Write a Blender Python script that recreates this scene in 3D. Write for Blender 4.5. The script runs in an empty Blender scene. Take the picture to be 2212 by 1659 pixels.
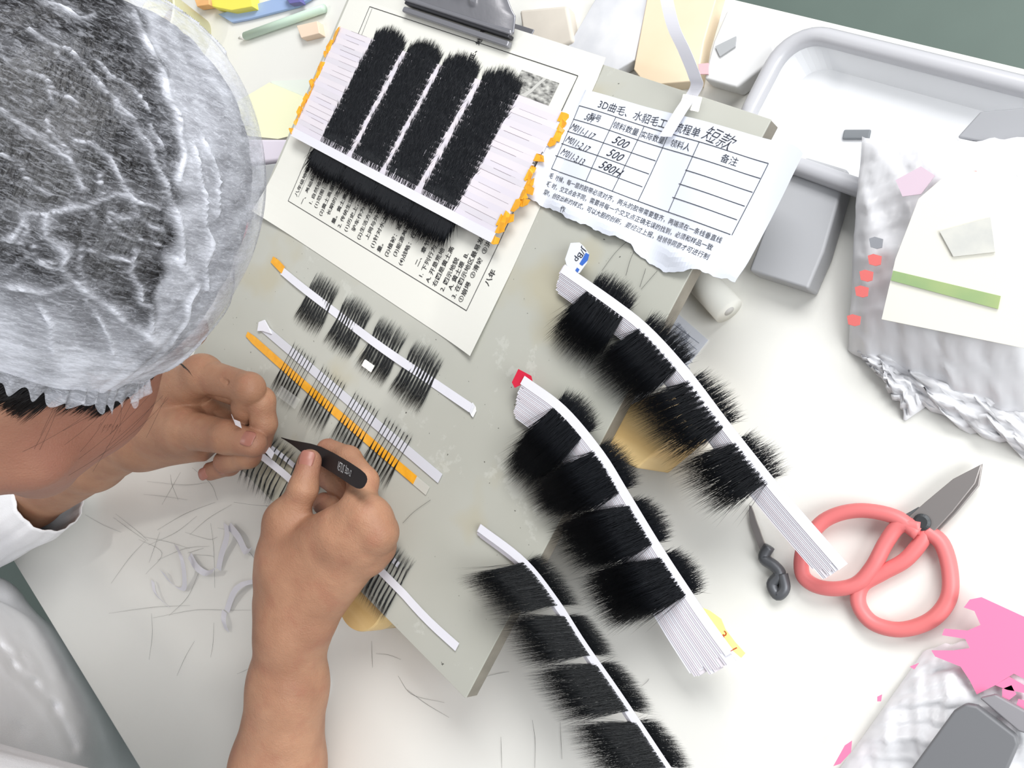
import bpy, math, random
import numpy as np
from mathutils import Vector, Matrix

S = bpy.context.scene
COL = S.collection
# ------------------------------------------------------------------ camera
# camera calibrated from the vanishing points of the work board; world: x along the board, y up the board, z vertical
FPX, CX, CY, CAMZ, D0 = 1926.0, 1106.0, 829.5, 1.275, 0.47
_d1 = np.array([-1102 - CX, -643 - CY, FPX]); _d1 /= np.linalg.norm(_d1)
_d2 = np.array([-4040 - CX, 11063 - CY, FPX]); _d2 -= _d1 * _d1.dot(_d2); _d2 /= np.linalg.norm(_d2)
_n = np.cross(_d1, _d2); _X = -_d1; _Y = -_d2
cam_data = bpy.data.cameras.new('camera')
cam = bpy.data.objects.new('camera', cam_data); COL.objects.link(cam)
cam_data.sensor_width = 36.0
cam_data.lens = FPX / 2212.0 * 36.0
cam_data.clip_start = 0.02
R = Matrix(((_X[0], -_X[1], -_X[2]), (_Y[0], -_Y[1], -_Y[2]), (_n[0], -_n[1], -_n[2])))
cam.matrix_world = Matrix.Translation((0, 0, CAMZ)) @ R.to_4x4()
S.camera = cam
# ------------------------------------------------------------------ world, lights, exposure
S.view_settings.view_transform = 'Standard'
S.view_settings.look = 'None'
S.view_settings.gamma = 1.0
S.view_settings.use_curve_mapping = False
S.view_settings.exposure = 0.0
wd = bpy.data.worlds.new('room_light'); S.world = wd; wd.use_nodes = True
bg = wd.node_tree.nodes['Background']; bg.inputs[0].default_value = (0.93, 0.96, 1.0, 1); bg.inputs[1].default_value = 0.39
def area(name, loc, target, sx, sy, power, col=(1, 1, 1)):
    l = bpy.data.lights.new(name, 'AREA'); l.shape = 'RECTANGLE'; l.size = sx; l.size_y = sy
    l.energy = power; l.color = col
    o = bpy.data.objects.new(name, l); COL.objects.link(o); o.location = loc
    d = Vector(target) - Vector(loc); o.rotation_euler = d.to_track_quat('-Z', 'Y').to_euler()
    return o
area('window_light', (-0.1, 1.25, 2.0), (-0.35, 0.0, 0.8), 1.2, 0.6, 31, (1.0, 1.0, 1.0))
area('side_window_light', (1.15, 0.35, 1.75), (-0.1, 0.05, 0.8), 0.9, 0.9, 25, (0.97, 0.99, 1.0))
LAMP = (-1.45, -0.42, 2.40)
area('ceiling_lamp_light', LAMP, (-0.6, -0.2, 0.8), 0.17, 0.08, 4, (1.0, 0.97, 0.92))

# ------------------------------------------------------------------ mapping helpers
BZ = CAMZ - D0          # height of the board's upper face
DESK = 0.75
DH = DESK - BZ          # desk height relative to the board's face
def W(px, py, h=0.0):
    r = np.array([(px - CX) / FPX, (py - CY) / FPX, 1.0])
    p = r * (-(D0 - h) / (_n @ r))
    return np.array([_X @ p, _Y @ p, _n @ p + CAMZ])
def Q(px, py, dep):
    p = np.array([(px - CX) / FPX, (py - CY) / FPX, 1.0]) * dep
    return np.array([_X @ p, _Y @ p, _n @ p + CAMZ])
def WD(px, py, dh=0.0):
    return W(px, py, DH + dh)

# ------------------------------------------------------------------ materials
def srgb(c):
    c = [x / 255.0 for x in c]
    return tuple(x / 12.92 if x <= .04045 else ((x + .055) / 1.055) ** 2.4 for x in c) + (1.0,)
MATS = {}
def mat(name, col, rough=0.6, metal=0.0, var=0.0, vscale=20.0, bump=0.0, bscale=80.0, sss=0.0, sssr=0.004, spec=0.5, coat=0.0, col2=None, alpha=1.0, stretch=None, emit=0.0):
    if name in MATS: return MATS[name]
    m = bpy.data.materials.new(name); m.use_nodes = True
    nt = m.node_tree; b = nt.nodes['Principled BSDF']
    b.inputs['Roughness'].default_value = rough; b.inputs['Metallic'].default_value = metal
    b.inputs['Specular IOR Level'].default_value = spec
    b.inputs['Coat Weight'].default_value = coat; b.inputs['Coat Roughness'].default_value = 0.08
    b.inputs['Alpha'].default_value = alpha
    if sss:
        b.inputs['Subsurface Weight'].default_value = sss
        b.inputs['Subsurface Radius'].default_value = (1.0, 0.35, 0.2)
        b.inputs['Subsurface Scale'].default_value = sssr
    c1 = srgb(col); b.inputs['Base Color'].default_value = c1
    tc = nt.nodes.new('ShaderNodeTexCoord'); vec = tc.outputs['Object']
    if stretch:
        mp = nt.nodes.new('ShaderNodeMapping'); mp.inputs['Scale'].default_value = stretch
        nt.links.new(vec, mp.inputs['Vector']); vec = mp.outputs['Vector']
    if var or col2:
        n = nt.nodes.new('ShaderNodeTexNoise'); n.inputs['Scale'].default_value = vscale; n.inputs['Detail'].default_value = 5
        nt.links.new(vec, n.inputs['Vector'])
        mx = nt.nodes.new('ShaderNodeMix'); mx.data_type = 'RGBA'
        mr = nt.nodes.new('ShaderNodeMapRange'); mr.inputs[1].default_value = .3; mr.inputs[2].default_value = .7
        nt.links.new(n.outputs['Fac'], mr.inputs[0]); nt.links.new(mr.outputs[0], mx.inputs['Factor'])
        mx.inputs['A'].default_value = c1
        mx.inputs['B'].default_value = srgb(col2) if col2 else tuple([x * (1 - var) for x in c1[:3]]) + (1,)
        nt.links.new(mx.outputs['Result'], b.inputs['Base Color'])
    if bump:
        n = nt.nodes.new('ShaderNodeTexNoise'); n.inputs['Scale'].default_value = bscale; n.inputs['Detail'].default_value = 6
        nt.links.new(vec, n.inputs['Vector'])
        bp = nt.nodes.new('ShaderNodeBump'); bp.inputs['Strength'].default_value = bump; bp.inputs['Distance'].default_value = 0.002
        nt.links.new(n.outputs['Fac'], bp.inputs['Height']); nt.links.new(bp.outputs['Normal'], b.inputs['Normal'])
    MATS[name] = m
    return m

# ------------------------------------------------------------------ mesh helpers
def mesh_obj(name, verts, faces, m, parent=None, smooth=False, loc=None):
    me = bpy.data.meshes.new(name)
    verts = np.asarray(verts, dtype=np.float64)
    if loc is not None: verts = verts - np.asarray(loc)
    me.from_pydata([tuple(v) for v in verts.tolist()], [], [tuple(f) for f in faces])
    me.update()
    if m: me.materials.append(m)
    if smooth: me.shade_smooth()
    o = bpy.data.objects.new(name, me); COL.objects.link(o)
    if loc is not None: o.location = tuple(loc)
    if parent:
        o.parent = parent
        # children are stored in world coordinates of their meshes: undo the parent's transform
        o.matrix_parent_inverse = Matrix.Translation(Vector(parent.location)).inverted()
    return o
def np_mesh(name, verts, quads, tris, m, parent=None, smooth=False, loc=None):
    """fast path for big meshes given as numpy arrays"""
    me = bpy.data.meshes.new(name)
    verts = np.asarray(verts, np.float32)
    if loc is not None: verts = verts - np.asarray(loc, np.float32)
    nq = 0 if quads is None else len(quads); nt_ = 0 if tris is None else len(tris)
    me.vertices.add(len(verts)); me.vertices.foreach_set('co', verts.ravel())
    loops = []
    if nq: loops.append(np.asarray(quads, np.int32).ravel())
    if nt_: loops.append(np.asarray(tris, np.int32).ravel())
    loops = np.concatenate(loops)
    me.loops.add(len(loops)); me.loops.foreach_set('vertex_index', loops)
    starts = np.concatenate([np.arange(nq) * 4, nq * 4 + np.arange(nt_) * 3]).astype(np.int32)
    me.polygons.add(nq + nt_); me.polygons.foreach_set('loop_start', starts)
    me.update(calc_edges=True); me.validate()
    if m: me.materials.append(m)
    if smooth: me.shade_smooth()
    o = bpy.data.objects.new(name, me); COL.objects.link(o)
    if loc is not None: o.location = tuple(float(x) for x in loc)
    if parent:
        o.parent = parent
        o.matrix_parent_inverse = Matrix.Translation(Vector(parent.location)).inverted()
    return o
def tag(o, label=None, cat=None, group=None, kind=None):
    if label: o['label'] = label
    if cat: o['category'] = cat
    if group: o['group'] = group
    if kind: o['kind'] = kind
    return o
def thing(name, label, cat, loc=(0, 0, 0), group=None):
    o = bpy.data.objects.new(name, None); COL.objects.link(o); o.location = tuple(float(x) for x in loc)
    o.empty_display_size = 0.02
    return tag(o, label, cat, group)
class MB:
    def __init__(s): s.v = []; s.f = []
    def add(s, v, f):
        b = len(s.v); s.v += [tuple(map(float, x)) for x in v]; s.f += [tuple(b + i for i in q) for q in f]; return s
    def box(s, c, d, rz=0.0):
        cx, cy, cz = c; a, b, h = d[0] / 2, d[1] / 2, d[2] / 2; ca, sa = math.cos(rz), math.sin(rz)
        v = [(cx + x * ca - y * sa, cy + x * sa + y * ca, cz + z) for z in (-h, h) for x, y in ((-a, -b), (a, -b), (a, b), (-a, b))]
        return s.add(v, [(3, 2, 1, 0), (4, 5, 6, 7), (0, 1, 5, 4), (1, 2, 6, 5), (2, 3, 7, 6), (3, 0, 4, 7)])
    def prism(s, poly, z0, z1):
        """poly: list of (x,y) counter-clockwise; z0, z1 numbers or functions of x,y"""
        a = sum(poly[i][0] * poly[(i + 1) % len(poly)][1] - poly[(i + 1) % len(poly)][0] * poly[i][1] for i in range(len(poly)))
        if a < 0: poly = poly[::-1]
        n = len(poly); f0 = z0 if callable(z0) else (lambda x, y: z0); f1 = z1 if callable(z1) else (lambda x, y: z1)
        v = [(x, y, f0(x, y)) for x, y in poly] + [(x, y, f1(x, y)) for x, y in poly]
        return s.add(v, [tuple(range(n - 1, -1, -1)), tuple(range(n, 2 * n))] + [(i, (i + 1) % n, n + (i + 1) % n, n + i) for i in range(n)])
    def tube(s, pts, r, n=10, cap=True, flat=None):
        pts = [Vector(p) for p in pts]; rs = r if hasattr(r, '__len__') else [r] * len(pts)
        rings = []; t0 = (pts[1] - pts[0]).normalized()
        u = t0.orthogonal().normalized()
        for i, p in enumerate(pts):
            t = (pts[min(i + 1, len(pts) - 1)] - pts[max(i - 1, 0)]).normalized()
            u = (u - t * u.dot(t)).normalized(); w = t.cross(u)
            rings.append([p + (u * math.cos(2 * math.pi * k / n) + w * math.sin(2 * math.pi * k / n)) * rs[i] for k in range(n)])
        v = [q for ring in rings for q in ring]; f = []
        for i in range(len(pts) - 1):
            for k in range(n):
                f.append((i * n + k, i * n + (k + 1) % n, (i + 1) * n + (k + 1) % n, (i + 1) * n + k))
        if cap: f += [tuple(range(n - 1, -1, -1)), tuple((len(pts) - 1) * n + k for k in range(n))]
        return s.add(v, f)
    def lathe(s, c, prof, n=40):
        """prof: list of (radius, z) from bottom to top"""
        v = [(c[0] + r * math.cos(2 * math.pi * k / n), c[1] + r * math.sin(2 * math.pi * k / n), c[2] + z) for r, z in prof for k in range(n)]
        f = [(i * n + k, i * n + (k + 1) % n, (i + 1) * n + (k + 1) % n, (i + 1) * n + k) for i in range(len(prof) - 1) for k in range(n)]
        if prof[0][0] > 1e-6: f.append(tuple(range(n - 1, -1, -1)))
        if prof[-1][0] > 1e-6: f.append(tuple((len(prof) - 1) * n + k for k in range(n)))
        return s.add(v, f)
    def ribbon(s, pts, width, side, th=0.0002):
        """flat strip along pts; side: vectors across"""
        v = []; f = []
        for i, p in enumerate(pts):
            p = np.asarray(p, float); sd = np.asarray(side[i] if isinstance(side, list) else side, float)
            t = np.asarray(pts[min(i + 1, len(pts) - 1)], float) - np.asarray(pts[max(i - 1, 0)], float)
            nn = np.cross(t, sd); nn /= (np.linalg.norm(nn) + 1e-12); sd = sd / np.linalg.norm(sd)
            w = (width[i] if hasattr(width, '__len__') else width) / 2
            v += [p - sd * w, p + sd * w, p + sd * w + nn * th, p - sd * w + nn * th]
        for i in range(len(pts) - 1):
            a = i * 4; b = a + 4
            f += [(a, a + 1, b + 1, b), (a + 1, a + 2, b + 2, b + 1), (a + 2, a + 3, b + 3, b + 2), (a + 3, a, b, b + 3)]
        f += [(3, 2, 1, 0), tuple((len(pts) - 1) * 4 + k for k in range(4))]
        s.edge = [len(s.f) + i * 4 + j for i in range(len(pts) - 1) for j in (1, 3)]
        return s.add(v, f)
    def build(s, name, m, parent=None, smooth=False, loc=None, bevel=0.0):
        o = mesh_obj(name, s.v, s.f, m, parent, smooth, loc)
        if bevel:
            md = o.modifiers.new('bevel', 'BEVEL'); md.width = bevel; md.segments = 3; md.limit_method = 'ANGLE'; md.angle_limit = math.radians(40)
            o.data.shade_smooth()
            try:
                wn = o.modifiers.new('normals', 'WEIGHTED_NORMAL'); wn.keep_sharp = True
            except Exception: pass
        return o
def grid_mesh(fn, nu, nv, closed=False):
    v = [fn(i / nu, j / nv) for j in range(nv + 1) for i in range(nu + 1)]
    f = [(j * (nu + 1) + i, j * (nu + 1) + i + 1, (j + 1) * (nu + 1) + i + 1, (j + 1) * (nu + 1) + i) for j in range(nv) for i in range(nu)]
    return v, f
def edge_shade(mb, o, m):
    """gives the long narrow sides of a tape a painted grey for the shade between layers"""
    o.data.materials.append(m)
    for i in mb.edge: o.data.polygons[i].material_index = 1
def copy_tree(o, parent=None):
    c = o.copy(); COL.objects.link(c)
    if parent is not None: c.parent = parent
    for ch in list(o.children): copy_tree(ch, c)
    return c
def catmull(P, n=12):
    P = [np.asarray(p, float) for p in P]; out = []
    Q_ = [2 * P[0] - P[1]] + P + [2 * P[-1] - P[-2]]
    for i in range(1, len(Q_) - 2):
        a, b, c, d = Q_[i - 1:i + 3]
        for k in range(n):
            t = k / n
            out.append(0.5 * ((2 * b) + (c - a) * t + (2 * a - 5 * b + 4 * c - d) * t * t + (-a + 3 * b - 3 * c + d) * t ** 3))
    out.append(P[-1]); return out
def noise1(x, seed=0):
    return math.sin(x * 1.7 + seed) * .5 + math.sin(x * 3.9 + seed * 2.3) * .3 + math.sin(x * 8.3 + seed * 5.1) * .2

# ------------------------------------------------------------------ lettering
_txt = bpy.data.curves.new('lettering', 'FONT'); _txt.resolution_u = 2
_txto = bpy.data.objects.new('lettering', _txt)
def text_into(mb, body, size, org, ang, zf, z0=0.0, shear=0.0, sx=1.0, align='LEFT', bold=0.0, thin=False):
    """flat lettering: reading direction at angle ang (radians) in the xy plane"""
    if _txto.name not in COL.objects: COL.objects.link(_txto)
    _txt.body = body; _txt.size = size; _txt.align_x = align; _txt.shear = shear; _txt.offset = bold
    bpy.context.view_layer.update()
    dg = bpy.context.evaluated_depsgraph_get()
    me = bpy.data.meshes.new_from_object(_txto.evaluated_get(dg))
    n = len(me.vertices); co = np.zeros(n * 3); me.vertices.foreach_get('co', co); co = co.reshape(-1, 3)
    ca, sa = math.cos(ang), math.sin(ang)
    x = co[:, 0] * sx; y = co[:, 1]
    X = org[0] + x * ca - y * sa; Y = org[1] + x * sa + y * ca
    v = [(X[i], Y[i], zf(X[i], Y[i]) + z0) for i in range(n)]
    mb.add(v, [tuple(p.vertices) for p in me.polygons])
    bpy.data.meshes.remove(me)
def line_into(mb, p, q, w, zf, z0=0.0, seg=8):
    p = np.array(p[:2], float); q = np.array(q[:2], float); d = q - p; L = np.linalg.norm(d); nrm = np.array([-d[1], d[0]]) / L * w / 2
    v = []; f = []
    for i in range(seg + 1):
        c = p + d * i / seg
        for s_ in (-1, 1):
            a = c + nrm * s_; v.append((a[0], a[1], zf(a[0], a[1]) + z0))
    f = [(2 * i, 2 * i + 2, 2 * i + 3, 2 * i + 1) for i in range(seg)]
    mb.add(v, f)
def stroke_into(mb, pts, w, zf, z0=0.0):
    for a, b in zip(pts[:-1], pts[1:]): line_into(mb, a, b, w, zf, z0, 1)
# ================================================================== SETTING
rnd = random.Random(7)
M_desk = mat('desk_laminate', (236, 235, 229), rough=0.38, var=0.04, vscale=6, bump=0.03, bscale=300)
M_floor = mat('green_floor_paint', (116, 132, 124), rough=0.5, var=0.12, vscale=5)
fl = MB(); fl.box((-0.4, 0.6, -0.02), (7, 7, 0.04)); tag(fl.build('floor', M_floor), 'green painted floor below the desk', 'floor', kind='structure')
dk = thing('desk', 'long white desk carrying the work board and all the clutter', 'desk', (0.3, -0.2, 0))
b = MB(); b.box((-0.2, -0.2175, DESK - 0.0125), (3.6, 0.825, 0.025)); b.build('desk_top', M_desk, dk, bevel=0.002)
M_leg = mat('desk_leg_paint', (60, 66, 64), rough=0.5)
for x in (-1.9, 1.5):
    for y in (-0.5, 0.15):
        b = MB(); b.box((x, y, (DESK - 0.025) / 2), (0.04, 0.04, DESK - 0.025)); b.build('leg', M_leg, dk, bevel=0.003)

# ------------------------------------------------------------------ work board
BX0, BX1, BY0, BY1 = -0.688, -0.2683, -0.2885, 0.1146
M_board = bpy.data.materials.new('grey_board'); M_board.use_nodes = True
def board_mat(m):
    nt = m.node_tree; b = nt.nodes['Principled BSDF']; L = nt.links
    tc = nt.nodes.new('ShaderNodeTexCoord')
    def noise(s, d=4, r=.5):
        n = nt.nodes.new('ShaderNodeTexNoise'); n.inputs['Scale'].default_value = s; n.inputs['Detail'].default_value = d; n.inputs['Roughness'].default_value = r
        L.new(tc.outputs['Object'], n.inputs['Vector']); return n.outputs['Fac']
    def ramp(src, a, c):
        r = nt.nodes.new('ShaderNodeMapRange'); r.inputs[1].default_value = a; r.inputs[2].default_value = c; L.new(src, r.inputs[0]); return r.outputs[0]
    def mix(f, a, c):
        x = nt.nodes.new('ShaderNodeMix'); x.data_type = 'RGBA'; L.new(f, x.inputs['Factor'])
        for k, v in (('A', a), ('B', c)):
            if isinstance(v, tuple): x.inputs[k].default_value = v
            else: L.new(v, x.inputs[k])
        return x.outputs['Result']
    c = mix(ramp(noise(5), .35, .65), srgb((186, 186, 177)), srgb((176, 176, 166)))
    def mask(src, lo, hi, k):
        a = ramp(src, lo, hi); mm = nt.nodes.new('ShaderNodeMath'); mm.operation = 'MULTIPLY'; mm.inputs[1].default_value = k; L.new(a, mm.inputs[0]); return mm.outputs[0]
    c = mix(mask(noise(11, 3), .57, .66, .4), c, srgb((178, 166, 128)))      # old glue stains
    c = mix(mask(noise(17, 6, .7), .60, .63, .35), c, srgb((205, 206, 198)))    # lighter film remains
    c = mix(mask(noise(260, 2), .745, .77, .8), c, srgb((50, 46, 40)))          # specks of dirt
    L.new(c, b.inputs['Base Color'])
    b.inputs['Roughness'].default_value = 0.42
    rr = nt.nodes.new('ShaderNodeMapRange'); L.new(noise(14, 4), rr.inputs[0]); rr.inputs[1].default_value = .4; rr.inputs[2].default_value = .65; rr.inputs[3].default_value = .3; rr.inputs[4].default_value = .55
    L.new(rr.outputs[0], b.inputs['Roughness'])
board_mat(M_board)
M_boardedge = mat('board_edge', (148, 142, 130), rough=0.7, var=0.35, vscale=40, bump=.3, bscale=120)
board = thing('work_board', 'grey stained rectangular work board with white lash strips stuck on it', 'board', (BX0, BY0, BZ - 0.012))
b = MB(); b.box(((BX0 + BX1) / 2, (BY0 + BY1) / 2, BZ - 0.0065), (BX1 - BX0, BY1 - BY0, 0.0115)); b.build('edge_banding', M_boardedge, board, bevel=0.0006)
b = MB(); b.box(((BX0 + BX1) / 2, (BY0 + BY1) / 2, BZ - 0.0006), (BX1 - BX0 + .0004, BY1 - BY0 + .0004, 0.0012)); b.build('board_face', M_board, board, bevel=0.0003)
M_wood = mat('pale_wood', (222, 193, 138), rough=0.5, col2=(208, 174, 116), vscale=14, stretch=(1, 6, 1))
M_wood2 = mat('pale_wood_rings', (214, 196, 156), rough=0.5, col2=(160, 132, 84), vscale=9, stretch=(1, 1, 14))
# wooden blocks / round boxes that prop the board
wb = thing('wooden_block', 'pale wooden block propping up the right side of the grey board', 'block', (-0.29, -0.08, DESK))
q = [W(1428, 845, -.0125), W(1300, 900, -.0125), W(1268, 965, -.0125), W(1376, 1012, -.0125), W(1470, 930, -.0125)]
b = MB(); b.prism([(p[0], p[1]) for p in q], DESK, BZ - 0.0122); b.build('block_body', M_wood, wb, bevel=0.0012)
def round_box(name, label, cx, cy, r, h):
    t = thing(name, label, 'box', (cx, cy, DESK))
    b = MB(); b.lathe((cx, cy, DESK), [(r * .97, 0), (r, .002), (r, h * .52), (r * .975, h * .54)], 56); b.build('box_base', M_wood2, t, smooth=False)
    b = MB(); b.lathe((cx, cy, DESK), [(r * .975, h * .545), (r * 1.02, h * .56), (r * 1.02, h - .002), (r * .99, h)], 56); b.build('lid', M_wood, t)
round_box('round_wooden_box', 'round pale wooden box under the front edge of the board beside the wrist', -0.394, -0.3000, 0.0240, BZ - .0122 - DESK)
round_box('round_wooden_box', 'round pale wooden box under the back left corner of the board', -0.62, 0.06, 0.03, BZ - .0122 - DESK)
round_box('round_wooden_box', 'round pale wooden box under the front left corner of the board', -0.62, -0.22, 0.03, BZ - .0122 - DESK)

# ------------------------------------------------------------------ printed A4 sheet
M_paper = mat('white_paper', (226, 225, 217), rough=0.75, var=0.02, vscale=9)
M_ink = mat('black_ink', (44, 44, 46), rough=0.7)
M_inkg = mat('grey_ink', (105, 105, 104), rough=0.7)
PX0, PX1, PY0, PY1 = -0.6845, -0.3925, -0.0975, 0.119
def paper_z(x, y):
    z = 0.0006
    d = max(0, (-.60 - x) / .085) * max(0, (-.045 - y) / .055)         # lifted bottom left corner
    z += .006 * d * d
    z += .0035 * max(0, (x + .43) / .04) ** 2 * max(0, (-.03 - y) / .07)    # right bottom corner
    z += .0012 * max(0, (y - .105) / .014)
    return BZ + z
paper = thing('printed_worksheet', 'cream printed worksheet clipped sideways to the top of the board', 'paper', ((PX0 + PX1) / 2, 0, BZ))
def pfn(u, v):
    x = PX0 + (PX1 - PX0) * u; y = PY0 + (PY1 - PY0) * v
    x += .004 * (1 - v) * (1 if u > .5 else 0) * (u - .5) * 2 - .006 * v * max(0, u - .7) / .3
    return (x, y, paper_z(x, y))
v, f = grid_mesh(pfn, 40, 30)
mesh_obj('paper_sheet', v, f, M_paper, paper).modifiers.new('thickness', 'SOLIDIFY').thickness = 0.0002
tb = MB()
for a, c in (((-.6541, .1009), (-.4142, .1026)), ((-.4142, .1026), (-.4118, -.0725)), ((-.4118, -.0725), (-.6488, -.0734)), ((-.6488, -.0734), (-.6541, .1009))):
    line_into(tb, a, c, .0005, paper_z, .0003, 24)
lines = [('八年级地理练习题检测', -.6405, 1), ('一、基础梳理', -.6290, 0), ('1. 自然地理', -.6185, 1), ('(1)范围：西起', -.6105, 1), ('(2)黄土高原的面', -.6005, 0), ('长期的流水', -.5915, 2), ('量。黄土高', -.5815, 0),
         ('2. 传统生活', -.5725, 0), ('(1)历史上，窑', -.5635, 0), ('驴车作为交通', -.5550, 1), ('(2)生活方式', -.5455, 0), ('上网与外界联', -.5365, 1), ('(1)针对水土流', -.5270, 0), ('量。', -.5180, 0), ('(2)植被：减', -.5085, 0),
         ('(3)能源基地', -.5000, 1), ('(4)战略：在', -.4905, 0), ('二、章节过关', -.4740, 3), ('1. 下列行为', -.4655, 0), ('A. 开垦荒地', -.4570, 0), ('右图是黄土高', -.4490, 0), ('2. 图示地貌', -.4400, 0), ('A. 黄土塬  B.', -.4335, 2), ('3. 在图示地区最易发生的自然', -.4270, 0), ('①崩塌  ②滑坡  ③洪灾  ④', -.4195, 0)]
for i, (s_, x, ind) in enumerate(lines):
    y0 = -.070 + .0035 * (ind == 1) + .006 * (ind == 3) + .004 * (ind == 2)
    text_into(tb, s_, .0053, (x, y0), math.pi / 2, paper_z, .0003, bold=.00006)
text_into(tb, '学习目标', .0060, (-.5240, .064), math.pi / 2, paper_z, .0003, bold=.0001)
text_into(tb, '自然地理的特征、地貌', .0060, (-.5140, .052), math.pi / 2, paper_z, .0003, bold=.0001)
text_into(tb, '八年', .0060, (-.4035, -.050), math.pi / 2, paper_z, .0003, bold=.0001)
text_into(tb, '§ 8', .0062, (-.6440, -.034), math.pi / 2, paper_z, .0003, bold=.0001)
line_into(tb, (-.6385, -.066), (-.6385, -.02), .0003, paper_z, .0003, 8)
line_into(tb, (-.650, .100), (-.6475, .060), .0003, paper_z, .0003, 8)
mesh_obj('printed_text', tb.v, tb.f, M_ink, paper)
# printed landscape picture: dark ground with pale strokes
M_pic = mat('printed_picture', (60, 60, 60), rough=.8, col2=(205, 204, 198), vscale=190, stretch=(1, 2.2, 1))
pb = MB(); v, f = grid_mesh(lambda u, v: (-.4640 + .0375 * u, .0770 + .0170 * v, paper_z(-.464 + .0375 * u, .077 + .017 * v) + .0003), 6, 4); pb.add(v, f); pb.build('printed_picture', M_pic, paper)
pr = MB()
pts = catmull([(-.452, .0775), (-.447, .083), (-.444, .088), (-.440, .094)], 5)
pr.ribbon([(p[0], p[1], paper_z(p[0], p[1]) + .00045) for p in pts], [.0055, .005, .0045, .004, .004, .0035, .003, .003, .003, .003, .003, .003, .003, .003, .003, .003][:len(pts)], (1, 0, 0), .00003)
pr.build('picture_river', mat('pic_light', (196, 195, 190)), paper)

# ------------------------------------------------------------------ work slip with table
M_slip = mat('slip_paper', (222, 226, 236), rough=0.7, var=0.02, vscale=8)
M_slipink = mat('slip_ink', (48, 52, 62), rough=0.7)
def slip_z(x, y):
    z = .0012 + .0045 * max(0, (x + .27) / .035) ** 1.5 + .0015 * (1 + math.sin(x * 70 + y * 40)) * (1 if x > -.4 else .4)
    z += .0016 * math.exp(-((y - .022 - .03 * (x + .3)) / .007) ** 2) * (1 + math.sin(x * 130))
    if x < -.3925: z = max(z, .0030)
    return BZ + z
slip = thing('work_slip', 'white slip with a printed table and handwritten numbers on the board', 'paper', (-.32, .06, BZ))
def slipfn(u, v):
    x = -.4110 + .1745 * u
    yt = .0945 + .0105 * u - (.004 * max(0, (u - .93) / .07) ** 2); yb = .0155 + .0006 * math.sin(u * 40) + .00035 * math.sin(u * 93) + .00025 * math.sin(u * 171) + .0105 * max(0, u - .35) * (1 - .0)
    if u > .55: yb -= .008 * math.sin((u - .55) / .3 * math.pi) if u < .85 else 0
    x -= .004 * (1 - v) * 0
    y = yb + (yt - yb) * v
    return (x + .0018 * (1 - v) * u, y, slip_z(x, y))
v, f = grid_mesh(slipfn, 90, 30)
mesh_obj('slip_sheet', v, f, M_slip, slip).modifiers.new('thickness', 'SOLIDIFY').thickness = 0.00015
sb = MB(); LW = .00042
TX0, TX1 = -.3992, -.2548
def tt(x): return .0842 + (x - TX0) / (TX1 - TX0) * .0065          # top line, slightly rotated
def tl_(x, r): return tt(x) - r
rows = [0, .0093, .0180, .0268, .0355, .0442]
line_into(sb, (TX0, tt(TX0)), (TX1, tt(TX1)), LW, slip_z, .0003, 40)
line_into(sb, (TX0 + .002, tl_(TX0, .0445)), (TX1 + .001, tl_(TX1, .0445)), LW, slip_z, .0003, 40)
colx = [TX0, -.3675, -.3455, -.3257, -.3018, TX1]
for cx_ in colx: line_into(sb, (cx_, tt(cx_)), (cx_ + .002 if cx_ not in () else cx_, tl_(cx_, .0445)), LW, slip_z, .0003, 16)
for r in rows[1:-1]:
    line_into(sb, (TX0, tl_(TX0, r)), (-.3257, tl_(-.3257, r)), LW, slip_z, .0003, 24)
    line_into(sb, (-.3018, tl_(-.3018, r)), (TX1, tl_(TX1, r)), LW, slip_z, .0003, 16)
line_into(sb, (-.3257, tl_(-.3257, .0093)), (-.3018, tl_(-.3018, .0093)), LW, slip_z, .0003, 8)
sl = math.atan(.0065 / .1444)
text_into(sb, '3D曲毛、水貂毛工作流程单', .0066, (-.3845, .0872), sl, slip_z, .0003)
text_into(sb, '型号', .0050, (-.3868, tl_(-.38, .0065)), sl, slip_z, .0003)
text_into(sb, '领料数量', .0050, (-.3668, tl_(-.3668, .0068)), sl, slip_z, .0003)
text_into(sb, '实际数量', .0047, (-.3450, tl_(-.3450, .0068)), sl, slip_z, .0003)
text_into(sb, '领料人', .0052, (-.3212, tl_(-.3212, .0068)), sl, slip_z, .0003)
text_into(sb, '备注', .0056, (-.2835, tl_(-.2835, .0068)), sl, slip_z, .0003)
text_into(sb, '毛时候，每一层的胶带必须对齐，两头的胶带需要整齐，两端须在一条线垂直线', .0040, (-.3965, .0340), sl * .9, slip_z, .0003)
text_into(sb, '毛时，交叉点会不同，需要将每一个交叉点正确无误的找到，必须和样品一致', .0040, (-.3955, .0283), sl * .9, slip_z, .0003)
text_into(sb, '意，创在出新的样式，可以大胆的创新，要经过上报，经领导同意才可进行制', .0040, (-.3945, .0226), sl * .9, slip_z, .0003)
text_into(sb, '作', .0046, (-.3735, .0170), sl, slip_z, .0003)
mesh_obj('printed_text', sb.v, sb.f, M_slipink, slip)
hb = MB()
text_into(hb, '短款', .0105, (-.3025, .0912), sl - .1, slip_z, .00035, shear=.3, bold=-.0001)
for s_, x, r in (('50Y', -.3905, .0075), ('M011-1,17', -.3985, .0160), ('M011-2,17', -.3975, .0247), ('M011-3,13', -.3965, .0335)):
    text_into(hb, s_, .0066, (x, tl_(x, r)), sl - .12, slip_z, .00035, shear=.35, sx=.78, bold=-.00003)
for s_, x, r in (('500', -.3620, .0160), ('500', -.3610, .0247), ('580H', -.3620, .0335)):
    text_into(hb, s_, .0078, (x, tl_(x, r)), sl - .1, slip_z, .00035, shear=.4)
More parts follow.
